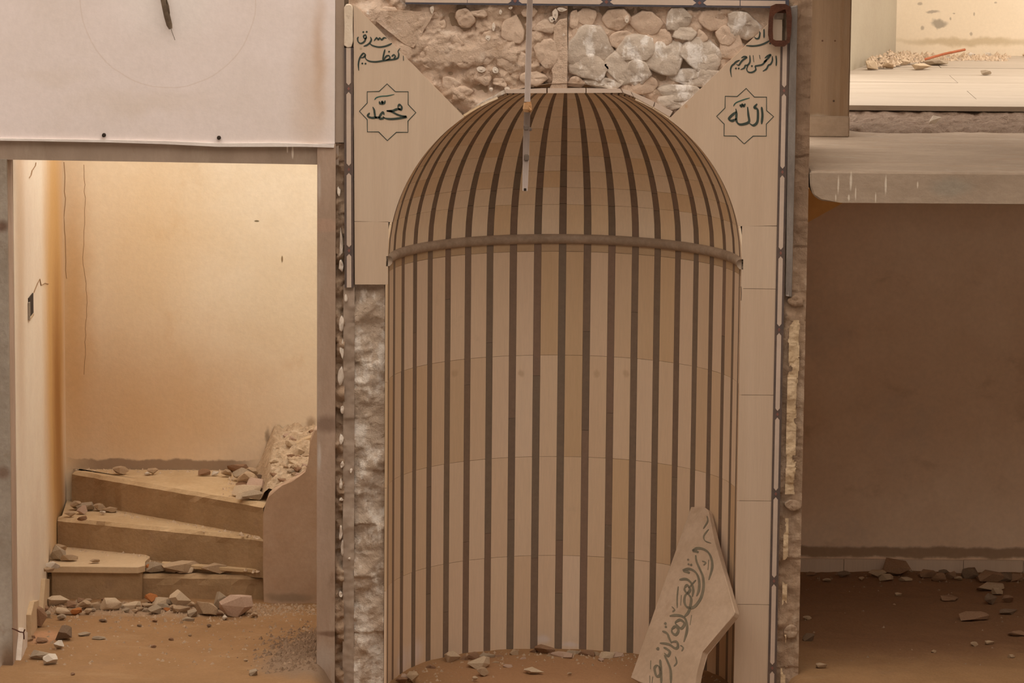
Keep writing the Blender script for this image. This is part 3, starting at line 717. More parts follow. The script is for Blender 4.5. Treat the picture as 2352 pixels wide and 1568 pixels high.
# broken pale piece at the top of the left border
M['cream_white'] = mat('cream_white_stone', (.78, .66, .53), (.70, .57, .44), 9, bump=.5, bscale=40, blots=[((.52, .38, .28), 14, .60, .7, .7, (1, 1, 1))])
bt = pp('broken_border_stone', [(790, 18), (794, 11), (803, 10), (808, 13), (811, 20), (810, 60), (811, 95), (807, 108), (798, 110), (790, 104), (791, 60)], -.008, .05, 'cream_white', bevel=.003)
child(bt, clad)

# ---- inscriptions
FACE = Vector((0, -1, 0))
def inscribe(strokes, dots, tf, place, nrm, w, parent, mat_='ink', name='inscription', label=None):
    vs, fs = [], []
    for s in strokes: ribbon(vs, fs, [tf(*q) for q in s], w, place, nrm)
    for d in dots: dot(vs, fs, tf(*d[:2]), d[2] if len(d) > 2 else w * .62, place, nrm)
    o = link(name, mesh(name, vs, fs), mat_, label=label)
    o.parent = parent; o.matrix_parent_inverse = parent.matrix_world.inverted(); return o
def outline(pts, tf, place, nrm, w, parent, mat_='ink'):
    vs, fs = [], []; ribbon(vs, fs, [tf(*q) for q in pts], w, place, nrm, smooth=False, pen=False, closed=True)
    o = link('star_outline', mesh('star_outline', vs, fs), mat_); o.parent = parent; o.matrix_parent_inverse = parent.matrix_world.inverted(); return o
bpy.context.view_layer.update()
K1 = 4.356
tl = lambda x, y: (780 + x / K1, y / K1)
tr = lambda x, y: (1560 + x / K1, y / K1)
wallp = lambda u, v: P(u, v, 0)
star_l = [(475, 838), (558, 916), (686, 916), (686, 1045), (763, 1125), (684, 1210), (684, 1322), (568, 1322), (478, 1405), (390, 1318), (278, 1318), (276, 1195), (198, 1112), (276, 1030), (276, 916), (395, 914)]
star_r = [(670, 883), (752, 970), (874, 970), (874, 1105), (945, 1165), (872, 1240), (872, 1360), (740, 1360), (650, 1438), (568, 1360), (448, 1358), (450, 1240), (374, 1163), (458, 1080), (460, 962), (580, 965)]
outline(star_l, tl, wallp, FACE, 1.7, panel_l)
outline(star_r, tr, wallp, FACE, 1.7, panel_r)
inscribe([[(262, 345), (240, 362), (250, 386), (267, 376), (262, 345)], [(264, 372), (250, 412), (216, 434), (188, 420), (180, 386), (190, 368)],
          [(308, 368), (318, 398), (300, 430), (272, 452), (240, 462)], [(300, 432), (330, 455), (390, 470), (450, 464), (500, 446), (524, 432)],
          [(345, 408), (372, 378), (384, 396), (404, 380), (420, 398), (445, 378), (470, 382)],
          [(192, 706), (188, 650), (196, 598), (214, 560), (238, 534), (258, 548), (240, 572), (212, 578)],
          [(256, 556), (264, 590), (300, 612), (360, 618), (420, 610), (475, 602), (528, 596), (560, 590), (586, 576), (592, 540), (586, 512), (606, 482)],
          [(432, 602), (440, 552), (455, 492)], [(440, 602), (468, 562), (496, 558), (502, 584), (462, 602)], [(520, 566), (544, 548), (558, 564), (540, 588)], [(640, 606), (638, 556)]],
         [(238, 320), (272, 318), (228, 634), (260, 636), (496, 516)], tl, wallp, FACE, 3.8, panel_l)
inscribe([[(582, 1068), (600, 1047), (621, 1066), (616, 1096), (592, 1088), (582, 1068)], [(612, 1092), (574, 1092), (530, 1108), (472, 1110)],
          [(470, 1106), (516, 1114), (570, 1142), (620, 1160), (668, 1168), (600, 1182), (520, 1190), (462, 1184), (432, 1164)],
          [(446, 1150), (436, 1122), (412, 1146), (398, 1184), (432, 1184), (448, 1172)], [(404, 1172), (362, 1174), (352, 1140), (346, 1100), (332, 1068)], [(376, 1172), (322, 1178), (282, 1160), (302, 1128)],
          [(398, 1012), (402, 1034), (420, 1030), (428, 1014), (432, 1034), (450, 1026), (456, 1004)]], [(426, 1044, 1.5)], tl, wallp, FACE, 5.0, panel_l)
inscribe([[(350, 998), (370, 975), (420, 962), (480, 958), (548, 943)]], [], tl, wallp, FACE, 2.4, panel_l, 'inkgreen')
inscribe([[(848, 290), (849, 335), (848, 380)], [(752, 368), (770, 386), (796, 380), (808, 335), (802, 312)], [(668, 455), (740, 460), (810, 450), (862, 430), (906, 404)],
          [(968, 556), (973, 610), (970, 660)], [(930, 560), (932, 606), (914, 642), (892, 654), (872, 690), (836, 712)], [(856, 582), (890, 556), (916, 548), (884, 588), (852, 618), (878, 610)],
          [(878, 592), (858, 618), (830, 646), (790, 656), (762, 664), (766, 698), (732, 722), (692, 720), (676, 690), (692, 650)], [(803, 550), (811, 592)], [(740, 552), (746, 622)],
          [(706, 552), (708, 616), (686, 650), (662, 656), (650, 680), (614, 696)], [(622, 578), (652, 566), (676, 572), (642, 596), (620, 618), (596, 652), (570, 640)],
          [(606, 600), (568, 620), (548, 640), (526, 660), (514, 702), (524, 772)]], [(910, 434), (728, 660), (568, 683), (596, 684)], tr, wallp, FACE, 3.8, panel_r)
inscribe([[(824, 1068), (833, 1150), (824, 1242)], [(780, 1038), (752, 1076), (782, 1092), (788, 1150), (780, 1222), (742, 1254), (702, 1232)],
          [(684, 1068), (692, 1150), (698, 1216), (652, 1240), (600, 1242), (572, 1204), (574, 1130), (566, 1086)], [(572, 1118), (520, 1160), (498, 1192), (530, 1208), (574, 1186)],
          [(608, 1044), (618, 1064), (634, 1046), (644, 1062), (662, 1036)]], [], tr, wallp, FACE, 5.6, panel_r)
inscribe([[(543, 1062), (565, 1030), (620, 1005), (706, 978)]], [], tr, wallp, FACE, 2.4, panel_r, 'inkgreen')

# ------------------------------------------------------------------ strips beside the cladding
pl_ = thing('wall_pilaster_left', 'plastered strip between doorway and mihrab', None, kind='structure')
def wchild(o, p): o.parent = p; return o
bmx = box_me('pier_plaster', X728, P(770, 900).x, .0, .5, -.3, P(749, 330).z)
wchild(link('pier_plaster', bmx, 'pier_plaster'), pl_)
wchild(link('pier_plaster', box_me('pier_plaster', P(770, 150).x, P(790, 150).x, .012, .06, P(780, 328).z, TOPZ), 'render_grey'), pl_)
rough_wall('broken_groove', P(768, 900).x, P(791, 900).x, -.3, P(780, 330).z, .028, .035, 14, 'pilaster', .007, parent=pl_, seed=4)
rough_wall('broken_groove', P(788, 900).x, P(814, 900).x, -.3, P(800, 655).z, .012, .012, 10, 'render_grey', .007, parent=pl_, seed=6)
rough_wall('lime_bed', P(814, 900).x, P(886, 900).x, -.3, P(850, 653).z, .022, .022, 9, 'rubble_lime', .0065, parent=pl_, seed=9, ridged=.02)
rgl = random.Random(21)
for (u, v, w, h) in ((778, 440, 10, 30), (784, 560, 12, 80), (784, 610, 12, 30), (783, 740, 16, 46), (785, 800, 12, 52), (782, 866, 16, 52), (786, 938, 12, 24), (784, 1010, 14, 30), (785, 1068, 12, 24), (783, 1110, 14, 28), (784, 1147, 14, 10), (783, 1225, 12, 46), (786, 1260, 10, 60), (783, 1365, 14, 20), (795, 685, 8, 34), (806, 1080, 10, 20), (802, 1282, 10, 8)):
    stone_face('lime_patch', u, v, w, h, .012, .012, 'lime' if h < 60 else 'stone', pl_, rgl, n=16, irr=.5)
prs = thing('wall_pilaster_right', 'broken plaster strip right of the mihrab border', None, kind='structure')
rough_wall('broken_render', P(1797, 700).x - .01, X1845, -.3, TOPZ, .018, .014, 11, 'pilaster', .007, parent=prs, seed=13)
def cream_keep(x, z):
    e = .5 + fbm(z * 7, 1.5, 2) * .9
    t = (x - cbx0) / (cbx1 - cbx0)
    return .18 - .25 * e * .5 < t < 1.0 - .35 * max(0, e - .4) and fbm(x * 16, z * 9, 12) > -.42
cbx0, cbx1 = P(1806, 900).x, P(1834, 900).x
rough_wall('cream_band', cbx0, cbx1, P(1815, 1135).z, P(1815, 735).z, -.002, .010, 14, 'cream', .0035, cream_keep, prs, seed=17)
def low_keep(x, z): return fbm(x * 14, z * 7, 31) > -.10
rough_wall('cream_band', P(1797, 1350).x, P(1808, 1350).x, -.05, P(1800, 1190).z, -.001, .010, 14, 'cream', .0035, low_keep, prs, seed=19)
for (u, v, w, h) in ((1826, 690, 50, 34), (1820, 1160, 46, 30), (1815, 1450, 44, 36), (1828, 30, 26, 60)):
    stone_face('render_patch', u, v, w, h, .012, .014, 'pilaster', prs, rgl, n=16, irr=.3)
o = pp('metal_strip', [(1816, 16), (1832, 12), (1826, 350), (1819, 683), (1805, 680), (1809, 350)], -.018, .03, 'lead', bevel=.003,
       label='dull grey metal edging strip beside the right mihrab border', cat='metal strip')
# rusty loop hanging at the upper right corner
lp = [(1767, 30), (1770, 14), (1782, 9), (1804, 9), (1816, 16), (1819, 40), (1817, 80), (1814, 97), (1801, 107), (1781, 107), (1768, 98), (1764, 80), (1765, 50)]
li = [(1776, 40), (1780, 32), (1788, 27), (1800, 22), (1804, 22), (1806, 30), (1807, 60), (1808, 88), (1806, 92), (1800, 93), (1782, 93), (1776, 90), (1775, 70)]
vs, fs = [], []; n = len(lp)
for Y in (-.052, -.020):
    for q in (lp, li): vs += [P(u, v, Y) for u, v in q]
for i in range(n):
    j = (i + 1) % n
    fs += [(i, j, n + j, n + i), (2 * n + i, 3 * n + i, 3 * n + j, 2 * n + j), (i, 2 * n + i, 2 * n + j, j), (n + i, n + j, 3 * n + j, 3 * n + i)]
br = link('iron_loop', mesh('iron_loop', vs, fs), 'rust', label='rusty iron loop fixed over the upper right corner of the mihrab', cat='iron bracket')
pbox('fixing_tab', 1782, 14, 1806, 30, -.03, -.0057, 'rust', br)

# ------------------------------------------------------------------ fallen inscribed slab leaning in the niche
A_ = H(1448, 1556, .035); B_ = H(1590, 1622, .0); C_ = P(1606, 1163, .40)
SN = (B_ - A_).cross(C_ - A_).normalized()
if SN.y > 0: SN = -SN
def onslab(u, v):
    d = ray(u, v); t = (A_ - CAM).dot(SN) / d.dot(SN); return CAM + d * t
sl = [(1587, 1163), (1618, 1164), (1626, 1172), (1643, 1247), (1688, 1405), (1684, 1413), (1613, 1496), (1602, 1540), (1588, 1624), (1448, 1556)]
slab_me = prism_me('slab_body', [onslab(u, v) for u, v in sl], -SN * .035, .003)
slab = thing('fallen_slab', 'broken marble slab carved with flowing script leaning inside the niche', 'marble slab', tuple(B_))
bpy.context.view_layer.update()
body = child(link('slab_body', slab_me, 'slab_marble'), slab)
bpy.context.view_layer.update()
K3 = 3.58
ts = lambda x, y: (1420 + x / K3, 1130 + y / K3)
inscribe([[(610, 480), (650, 462), (700, 468), (745, 500), (770, 560), (772, 630), (745, 722)], [(612, 482), (640, 486), (662, 496)], [(638, 518), (645, 570), (675, 640), (698, 700), (702, 780), (682, 866), (640, 930), (600, 952), (562, 940), (545, 900), (552, 850), (580, 822)],
          [(530, 640), (590, 632), (640, 662), (665, 722), (665, 800), (645, 856)], [(534, 646), (570, 656), (590, 664)], [(504, 720), (560, 715), (600, 745), (618, 800), (610, 862)],
          [(546, 786), (570, 765), (592, 800), (570, 832), (548, 806), (546, 786)], [(572, 832), (600, 872), (594, 936), (576, 990), (542, 1026)], [(424, 1018), (490, 1012), (545, 1032), (566, 1090), (564, 1150), (540, 1232)],
          [(468, 1072), (510, 1050), (546, 1080), (520, 1120), (482, 1092), (468, 1072)], [(440, 1130), (470, 1105), (496, 1135), (476, 1172), (446, 1156), (440, 1130)], [(364, 1142), (402, 1160), (420, 1200), (440, 1244)],
          [(344, 1240), (420, 1252), (470, 1284), (492, 1270), (482, 1230), (440, 1232)], [(374, 1276), (402, 1290), (426, 1312), (410, 1346), (380, 1322)], [(380, 1338), (410, 1400), (432, 1470), (434, 1590)],
          [(320, 1420), (300, 1450), (316, 1512), (346, 1500), (340, 1442), (320, 1420)], [(345, 1376), (352, 1450), (356, 1590)]],
         [(328, 1287, 4), (390, 1080, 3.4), (577, 555, 2.6), (602, 598, 3), (580, 592, 2.4), (394, 1108, 3)], ts, onslab, SN, 6.0, body, 'ink_worn', label='worn grey carved lettering')
inscribe([[(495, 775), (486, 860), (486, 952)], [(520, 846), (514, 932)], [(730, 196), (736, 240), (700, 302)], [(745, 305), (705, 360), (716, 400), (766, 420)], [(690, 566), (720, 578), (702, 602)], [(746, 556), (738, 640)],
          [(442, 940), (464, 966), (446, 984)], [(604, 1010), (592, 1092)], [(512, 1258), (536, 1278), (522, 1308)], [(470, 1350), (482, 1400), (458, 1432)], [(268, 1384), (266, 1456)], [(286, 1516), (276, 1580)], [(260, 1508), (262, 1570)], [(640, 722), (606, 760), (580, 790)]],
         [], ts, onslab, SN, 3.2, body, 'ink_worn')

# ------------------------------------------------------------------ right side: slab, broken screed, terrace, column, dim room
zt_s, zb_s = P(2100, 395, 0).z, P(2100, 467, 0).z
xs0 = P(1859, 430, 0).x
bm = bmesh.new()
sp = [P(1858, 395, 0), P(1866, 393, 0)]
slab_pts = [Vector((xs0, 0, zt_s - .004)), Vector((xs0 + .02, 0, zt_s)), Vector((xr_end, 0, zt_s)), Vector((xr_end, 0, zb_s)), Vector((P(1930, 467).x, 0, zb_s)), Vector((P(1885, 463).x, 0, zb_s + .008)), Vector((P(1868, 452).x, 0, zb_s + .03)), Vector((P(1861, 430).x, 0, zb_s + .07))]
struct('floor_upper', prism_me('floor_upper', slab_pts, (0, 4.9, 0), .008), 'slab', label='thick concrete floor slab jutting out over the dim room')
fu = bpy.data.objects['floor_upper']
zf = H(2100, 240, 2.454).z
# screed: sloping broken edge
YS = P(2100, 305, 0).y
y_s0 = H(2100, 303, zt_s).y
y_t = H(2100, 242, 2.455).y
vs, fs = [], []
x0, x1 = P(1945, 280, y_s0).x, xr_end; nx = 220; ny = 14
for j in range(ny + 1):
    for i in range(nx + 1):
        x = x0 + (x1 - x0) * i / nx; t = j / ny
        wob = fbm(x * 3, 2.2, 0) * .10
        y = y_s0 - .02 + wob * (1 - t) + t * (y_t - y_s0 + .10) + fbm(x * 18, t * 5, 3) * .025
        z = zt_s + (2.432 - zt_s) * (t ** .7) + fbm(x * 14, t * 4, 8) * .014 * math.sin(math.pi * t)
        vs.append((x, y, z))
for j in range(ny):
    for i in range(nx):
        a = j * (nx + 1) + i; fs.append((a, a + 1, a + nx + 2, a + nx + 1))
link('screed', mesh('screed', vs, fs), 'screed', fu, label='crumbling screed edge under the upper floor tiles')
# floor tiles of the terrace, broken front edge
rtt = random.Random(5)
rows = [y_t, y_t + .36, y_t + .78, y_t + 1.2, y_t + 1.62, y_t + 2.04, y_t + 2.46, y_t + 2.88, 4.9]
for j in range(len(rows) - 1):
    x = x0 - .1 - (.9 if j % 2 else .2)
    while x < x1:
        xa, xb = max(x, x0 - .1), min(x + 1.7, x1)
        if xb - xa > .05:
            ya, yb = rows[j], rows[j + 1]
            z1 = 2.455 - rtt.uniform(0, .003)
            if j == 0:
                k = 6; top = [Vector((xa + .002 + (xb - xa - .004) * i / k, ya + fbm((xa + (xb - xa) * i / k) * 4, 1, 5) * .05, z1)) for i in range(k + 1)]
                me = prism_me('floor_tile', top + [Vector((xb - .002, yb - .003, z1)), Vector((xa + .002, yb - .003, z1))], (0, 0, -.024))
            else: me = box_me('floor_tile', xa + .002, xb - .002, ya, yb - .003, 2.43, z1)
            link('floor_tile', me, 'terrace', fu)
        x += 1.7
link('tile_bed', box_me('tile_bed', x0 - .1, x1, y_t + .12, 4.9, zt_s - .01, 2.434), 'screed', fu)
Y_TW = 4.75
struct('wall_terrace_back', box_me('wall_terrace_back', P(2090, 60, Y_TW).x - .2, x1 + 2, Y_TW, Y_TW + .2, 2.2, 3.9), 'terrace_wall')
g0, g1 = H(1930, 170, 2.455), H(2106, 108, 2.455)
struct('wall_terrace_side', prism_me('wall_terrace_side', [Vector((g0.x, g0.y, 2.3)), Vector((g1.x, g1.y, 2.3)), Vector((g1.x, g1.y, 3.9)), Vector((g0.x, g0.y, 3.9))], (-.10, .25, 0)), 'terrace_grey_shade')
link('render_edge', box_me('render_edge', g1.x - .006, g1.x + .008, g1.y - .01, g1.y + .02, 2.46, 3.9), 'terrace_wall', bpy.data.objects['wall_terrace_side'])
# column standing on the slab
cy0 = H(1900, 314, zt_s).y
cx0, cx1 = P(1842, 200, cy0).x, P(1952, 200, cy0).x
colm = thing('wall_column', 'square rendered column standing on the slab edge', None, kind='structure')
link('column_shaft', box_me('column_shaft', cx0, cx1, cy0, cy0 + .3, zt_s, 3.35, .006), 'column', colm)
link('column_foot', box_me('column_foot', cx0 - .01, cx1 + .002, cy0 - .012, cy0 + .3, zt_s - .002, P(1900, 266, cy0).z, .006), 'slab', colm)
struct('ceiling_loggia', box_me('ceiling_loggia', P(1857, 300, 0).x - .02, xr_end + .3, -.45, cy0 + .6, 3.35, 3.55), 'outer')
# dim room under the slab
struct('wall_room_back', box_me('wall_room_back', X1845 - .6, xr_end + .2, YB, YB + .18, -.2, zb_s + .02), 'darkroom')
struct('wall_room_right', box_me('wall_room_right', xr_end, xr_end + .2, 0, YB + .18, -.3, zt_s), 'darkroom')
struct('wall_front_far_right', box_me('wall_front_far_right', xr_end + .2, HALLX, 0, .25, -.3, 2.4), 'outer')
struct('wall_partition_added', box_me('wall_partition_added', X1845 - .14, X1845 - .004, .98, YB + .02, -.3, zb_s), 'darkroom')  # unseen wall added to stop stair light leaking into the dim room
# underside of the stair flight coming up behind the mihrab
f0, f1 = P(1800, 541, 1.3), P(1936, 466, 1.3)
dxz = (f1 - f0); k_ = dxz.z / dxz.x
fa = Vector((f0.x - 1.2, 1.3, f0.z - 1.2 * k_)); fb = Vector((f1.x + .05, 1.3, f1.z + .05 * k_))
struct('ceiling_flight', prism_me('ceiling_flight', [fa, fb, fb + Vector((0, 0, .16)), fa + Vector((0, 0, .16))], (0, YB - 1.3, 0)), 'soffit', label='orange underside of the stair flight')
# skirting tiles along the back wall of the dim room
sk = thing('baseboard_right', 'stone skirting along the back wall of the dim room', None, kind='structure')
zs1 = P(2100, 1285, YB - .02).z; zs0 = .03
x = P(1800, 1300, YB).x
while x < xr_end:
    link('skirting_tile', box_me('skirting_tile', x + .001, x + .30, YB - .02, YB + .01, zs0, zs1 - R_.uniform(0, .003)), 'marble', sk); x += .302

# ------------------------------------------------------------------ floor of the rooms and the niche
xw0, xw1 = x_wl - .05, xr_end + .05
nx, ny = 300, 150
vs, fs = [], []
def sst(a, b, x): t = max(0, min(1, (x - a) / (b - a))); return t * t * (3 - 2 * t)
def floor_z(x, y):
    left = 1 - sst(X728 - .02, X728 + .12, x); right = sst(X1845 - .12, X1845 + .02, x)
    z = .085 * left + .075 * right
    z += fbm(x * 2.2, y * 2.2, 1.7) * .012 + fbm(x * 12, y * 12, 4) * .004
    if left < .5 and right < .5:
        r = math.hypot(x - XC, y); z += -.018 + .012 * sst(R * .6, R, r) * (1 if y > .1 else .5)
    z += .05 * math.exp(-(((x - X728) / .2) ** 2 + ((y - .25) / .4) ** 2)) * left
    return z
for j in range(ny + 1):
    for i in range(nx + 1):
        x = xw0 + (xw1 - xw0) * i / nx; y = -.6 + (YB + .65) * j / ny
        vs.append((x, y, floor_z(x, y)))
for j in range(ny):
    for i in range(nx):
        a = j * (nx + 1) + i; fs.append((a, a + 1, a + nx + 2, a + nx + 1))
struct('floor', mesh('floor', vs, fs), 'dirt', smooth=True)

# ------------------------------------------------------------------ stair
XPV = P(605, 1300, 1.29).x
stair = thing('staircase', 'crumbling winder stair of three steps behind the doorway', 'stairs', (x_wl + .5, 1.5, .05))
bpy.context.view_layer.update()
z1_, z2_, z3_ = .256, .40, .56
def step_me(name, pts, z0, z1, rough=.011):
    """Step with a worn nosing: pts = plan outline, first two points are the front edge."""
    a, b = Vector((*pts[0], 0)), Vector((*pts[1], 0)); n = 26
    fr = [a.lerp(b, i / n) for i in range(n + 1)]
    d = (b - a).normalized(); nn = Vector((d.y, -d.x, 0))
    if nn.y > 0: nn = -nn
    vs, fs = [], []
    rows_ = ((z0, 0), (z1 - .05, 0), (z1 - .018, .002), (z1, -.012), (z1, -.05))
    for zz, off in rows_:
        for i, p in enumerate(fr):
            w = fbm(p.x * 14, zz * 20, z1 * 7) * rough
            chip = max(0, fbm(p.x * 7, 3.3, z1 * 9) - .12) * .05 if zz == z1 else 0
            q = p + nn * (off + w - chip); vs.append((q.x, q.y, zz - (chip * .4 if zz == z1 and off > -.02 else 0)))
    W = n + 1
    for r in range(len(rows_) - 1):
        for i in range(n):
            k = r * W + i; fs.append((k, k + 1, k + 1 + W, k + W))
    top = [(len(rows_) - 1) * W + i for i in range(W)]
    b0 = len(vs)
    for p in pts[2:]: vs.append((*p, z1))
    fs.append(tuple(top + list(range(b0, b0 + len(pts) - 2))))
    return mesh(name, vs, fs)
def mats2(o, tread):
    o.data.materials.append(M[tread])
    for p in o.data.polygons:
        if p.normal.z > .45: p.material_index = 1
    return o
XW = x_wl + .003
x330 = P(330, 1330, 1.29).x
s1 = child(link('step', step_me('step', [(XW, 1.345), (XPV, 1.345), (XPV, YB - .003), (XW, YB - .003)], .03, .205, .014), 'step'), stair); mats2(s1, 'step')
s1b = child(link('riser_plate', box_me('riser_plate', XW + .02, x330 - .01, 1.31, 1.37, .03, .222, .003), 'step'), stair)
tr1 = [Vector((XW, 1.29, z1_)), Vector((P(318, 1328, 1.29).x, 1.285, z1_)), Vector((x330 + .004, 1.33, z1_)), Vector((x330 - .006, 1.40, z1_)), Vector((x330 + .012, 1.52, z1_)), Vector((P(320, 1280, 1.6).x, 1.62, z1_)), Vector((XW, 1.78, z1_))]
child(link('tread_slab', prism_me('tread_slab', tr1, (0, 0, -.034), .003), 'tread_marble', label='remaining pale marble tread slab'), stair)
child(link('tread_bed', prism_me('tread_bed', [Vector((x330, 1.47, .232)), Vector((XPV, 1.345, .232)), Vector((XPV, 1.44, .232)), Vector((x330, 1.62, .232))], (0, 0, -.05), .004), 'step'), stair)
child(link('tread_bed', prism_me('tread_bed', [Vector((P(370, 1330, 1.4).x, 1.42, .245)), Vector((P(590, 1330, 1.3).x, 1.325, .24)), Vector((P(590, 1330, 1.3).x, 1.36, .24)), Vector((P(370, 1330, 1.4).x, 1.47, .245))], (0, 0, -.02), .003), 'step_top'), stair)
s2 = child(link('step', step_me('step', [(XW, 1.74), (XPV, 1.315), (XPV, YB - .003), (XW, YB - .003)], .2, z2_), 'step'), stair); mats2(s2, 'step_top')
s3 = child(link('step', step_me('step', [(XW + .03, 2.12), (XPV, 1.335), (XPV, YB - .003), (XW + .03, YB - .003)], .36, z3_), 'step'), stair); mats2(s3, 'step_top')
child(link('step', box_me('step', XPV + .002, XPV + .32, 1.60, YB - .002, .1, .66), 'step'), stair)
child(link('step', box_me('step', XPV + .322, XPV + .75, 1.60, YB - .002, .1, .84), 'step'), stair)
# low wall at the pivot of the stair
lw = prism_me('low_wall', [P(u, v, 1.275) for u, v in ((606, 1405), (604, 1300), (604, 1182), (609, 1158), (616, 1138), (630, 1126), (650, 1117), (668, 1104), (690, 1096), (704, 1085), (708, 1060), (712, 1010), (722, 985), (790, 980), (790, 1405))], (0, .09, 0), .006)
link('wall_stair_low', lw, 'newel', kind='structure', label='low plastered wall beside the stair')
# coarse rubble lying on the upper steps
rs = random.Random(31)
def heap_z(x, y):
    t = (x - XPV) / .26; s = (y - 1.36) / (YB - 1.36)
    return .60 + .03 * t + .185 * max(s, 0) ** .6 + .035 * fbm(x * 9, y * 9, 2) + .02 * fbm(x * 25, y * 25, 5)
vs, fs = [], []; nx, ny = 60, 80
for j in range(ny + 1):
    for i in range(nx + 1):
        x = XPV - .13 + .47 * i / nx; yf = max(1.368, 1.395 + (XPV - x) * .70); y = yf + (YB - .004 - yf) * j / ny
        s_ = (y - 1.37) / (YB - 1.37); e = sst(-.03 - .10 * s_ + .03 * fbm(y * 9, 1, 4), .03, x - XPV); vs.append((x, y, heap_z(x, y) * e + (1 - e) * .545))
for j in range(ny):
    for i in range(nx):
        a = j * (nx + 1) + i; fs.append((a, a + 1, a + nx + 2, a + nx + 1))
link('rubble_bank', mesh('rubble_bank', vs, fs), 'rubble_pale', stair, label='bank of crumbled mortar behind the low stair wall', kind='stuff')
rb_ = bpy.data.objects['rubble_bank']; rb_.matrix_parent_inverse = stair.matrix_world.inverted()

# ------------------------------------------------------------------ loose stones
g_foot = 'stones at the foot of the stair'
SPECIAL = {}
foot = [(310, 262, 170, 86, 'pale', 'pale flat slab fragment tilted against the riser below the marble tread'), (350, 355, 150, 62, 'pale', 'pale wedge shaped stone beside the small orange brick chip'),
        (472, 355, 100, 62, 'brick', 'small rounded orange brick chip below the marble tread'), (815, 290, 170, 110, 'pale', 'notched pale stone below the right end of the marble tread'),
        (1195, 230, 110, 86, 'brick', 'reddish brick fragment lying against the broken riser'), (1485, 245, 165, 135, 'pale', 'large pale pointed stone against the broken riser'),
        (1740, 335, 190, 120, 'tan', 'tan cracked stone next to the big pinkish block'), (1890, 255, 120, 150, 'grey', 'grey rough stone propped behind the big pinkish block'),
        (2020, 315, 240, 180, 'pink', 'big pinkish squared block at the foot of the low wall'), (120, 420, 125, 170, 'brown', 'dark upright stone leaning on the skirting by the doorway'),
        (360, 570, 130, 120, 'dark', 'dark grey lump on the floor inside the doorway'), (310, 680, 80, 72, 'white', 'small white triangular chip on the doorway floor'),
        (230, 825, 105, 84, 'white', 'white knobbly chip beside the flat grey stone'), (165, 780, 190, 64, 'grey', 'flat grey stone near the broken skirting tile')]
commons = [(570, 300, 110, 80, 'tan'), (600, 355, 60, 50, 'tan'), (680, 305, 90, 60, 'tan'), (1010, 295, 150, 60, 'pale'), (1290, 250, 120, 60, 'pale'), (1185, 295, 110, 44, 'tan'), (1240, 340, 100, 80, 'grey'), (1350, 335, 60, 36, 'brick'),
           (1500, 335, 130, 72, 'tan'), (1860, 385, 60, 42, 'brown'), (1920, 410, 40, 42, 'white'), (200, 385, 72, 60, 'grey'), (340, 410, 70, 50, 'grey'), (155, 635, 95, 40, 'brown'), (1565, 430, 100, 32, 'grey'), (1765, 490, 36, 28, 'dark'),
           (900, 310, 72, 52, 'grey'), (180, 325, 60, 54, 'brown'), (440, 290, 80, 62, 'brown'), (1100, 330, 64, 42, 'tan'), (1380, 265, 54, 52, 'grey'), (1600, 372, 74, 66, 'grey'), (1600, 292, 60, 50, 'tan'), (2200, 390, 54, 42, 'tan'), (2190, 945, 60, 54, 'grey'),
           (700, 610, 100, 30, 'grey'), (560, 572, 92, 32, 'grey'), (740, 440, 64, 26, 'dark'), (1320, 305, 90, 50, 'grey'), (530, 250, 60, 46, 'brown'), (760, 235, 60, 40, 'brown'), (1420, 320, 60, 50, 'tan'), (1660, 300, 60, 50, 'tan'), (1950, 330, 60, 40, 'tan'),
           (960, 340, 60, 40, 'grey'), (1050, 350, 50, 36, 'tan'), (1160, 340, 60, 40, 'grey'), (600, 250, 60, 40, 'tan'), (640, 340, 50, 36, 'grey'), (30, 625, 60, 40, 'tan'), (60, 600, 50, 30, 'brown'), (1240, 445, 40, 24, 'brown'), (1090, 490, 34, 20, 'dark'), (1580, 580, 26, 18, 'tan'), (1400, 620, 40, 26, 'brown'), (1230, 690, 44, 26, 'brown'), (450, 955, 30, 20, 'brown'), (2120, 825, 36, 22, 'tan')]
K4 = 4.2
for it in foot + [c + (None,) for c in commons]:
    cx, cy, w, h, kind, lab = it
    u, v = 60 + cx / K4, 1320 + (cy + h / 2) / K4
    p = H(u, v, .09); z = floor_z(p.x, min(p.y, 1.22))
    nm = 'brick_fragment' if kind == 'brick' else 'stone'
    rock(nm, u, v, w / K4, h / K4, z, kind, rs, *((lab, None) if lab else stone_label(kind, w / K4, 'strewn on the floor below the stair')), ymax=1.235 if u > 100 else 1.3, cat='brick' if kind == 'brick' and lab else 'stone')
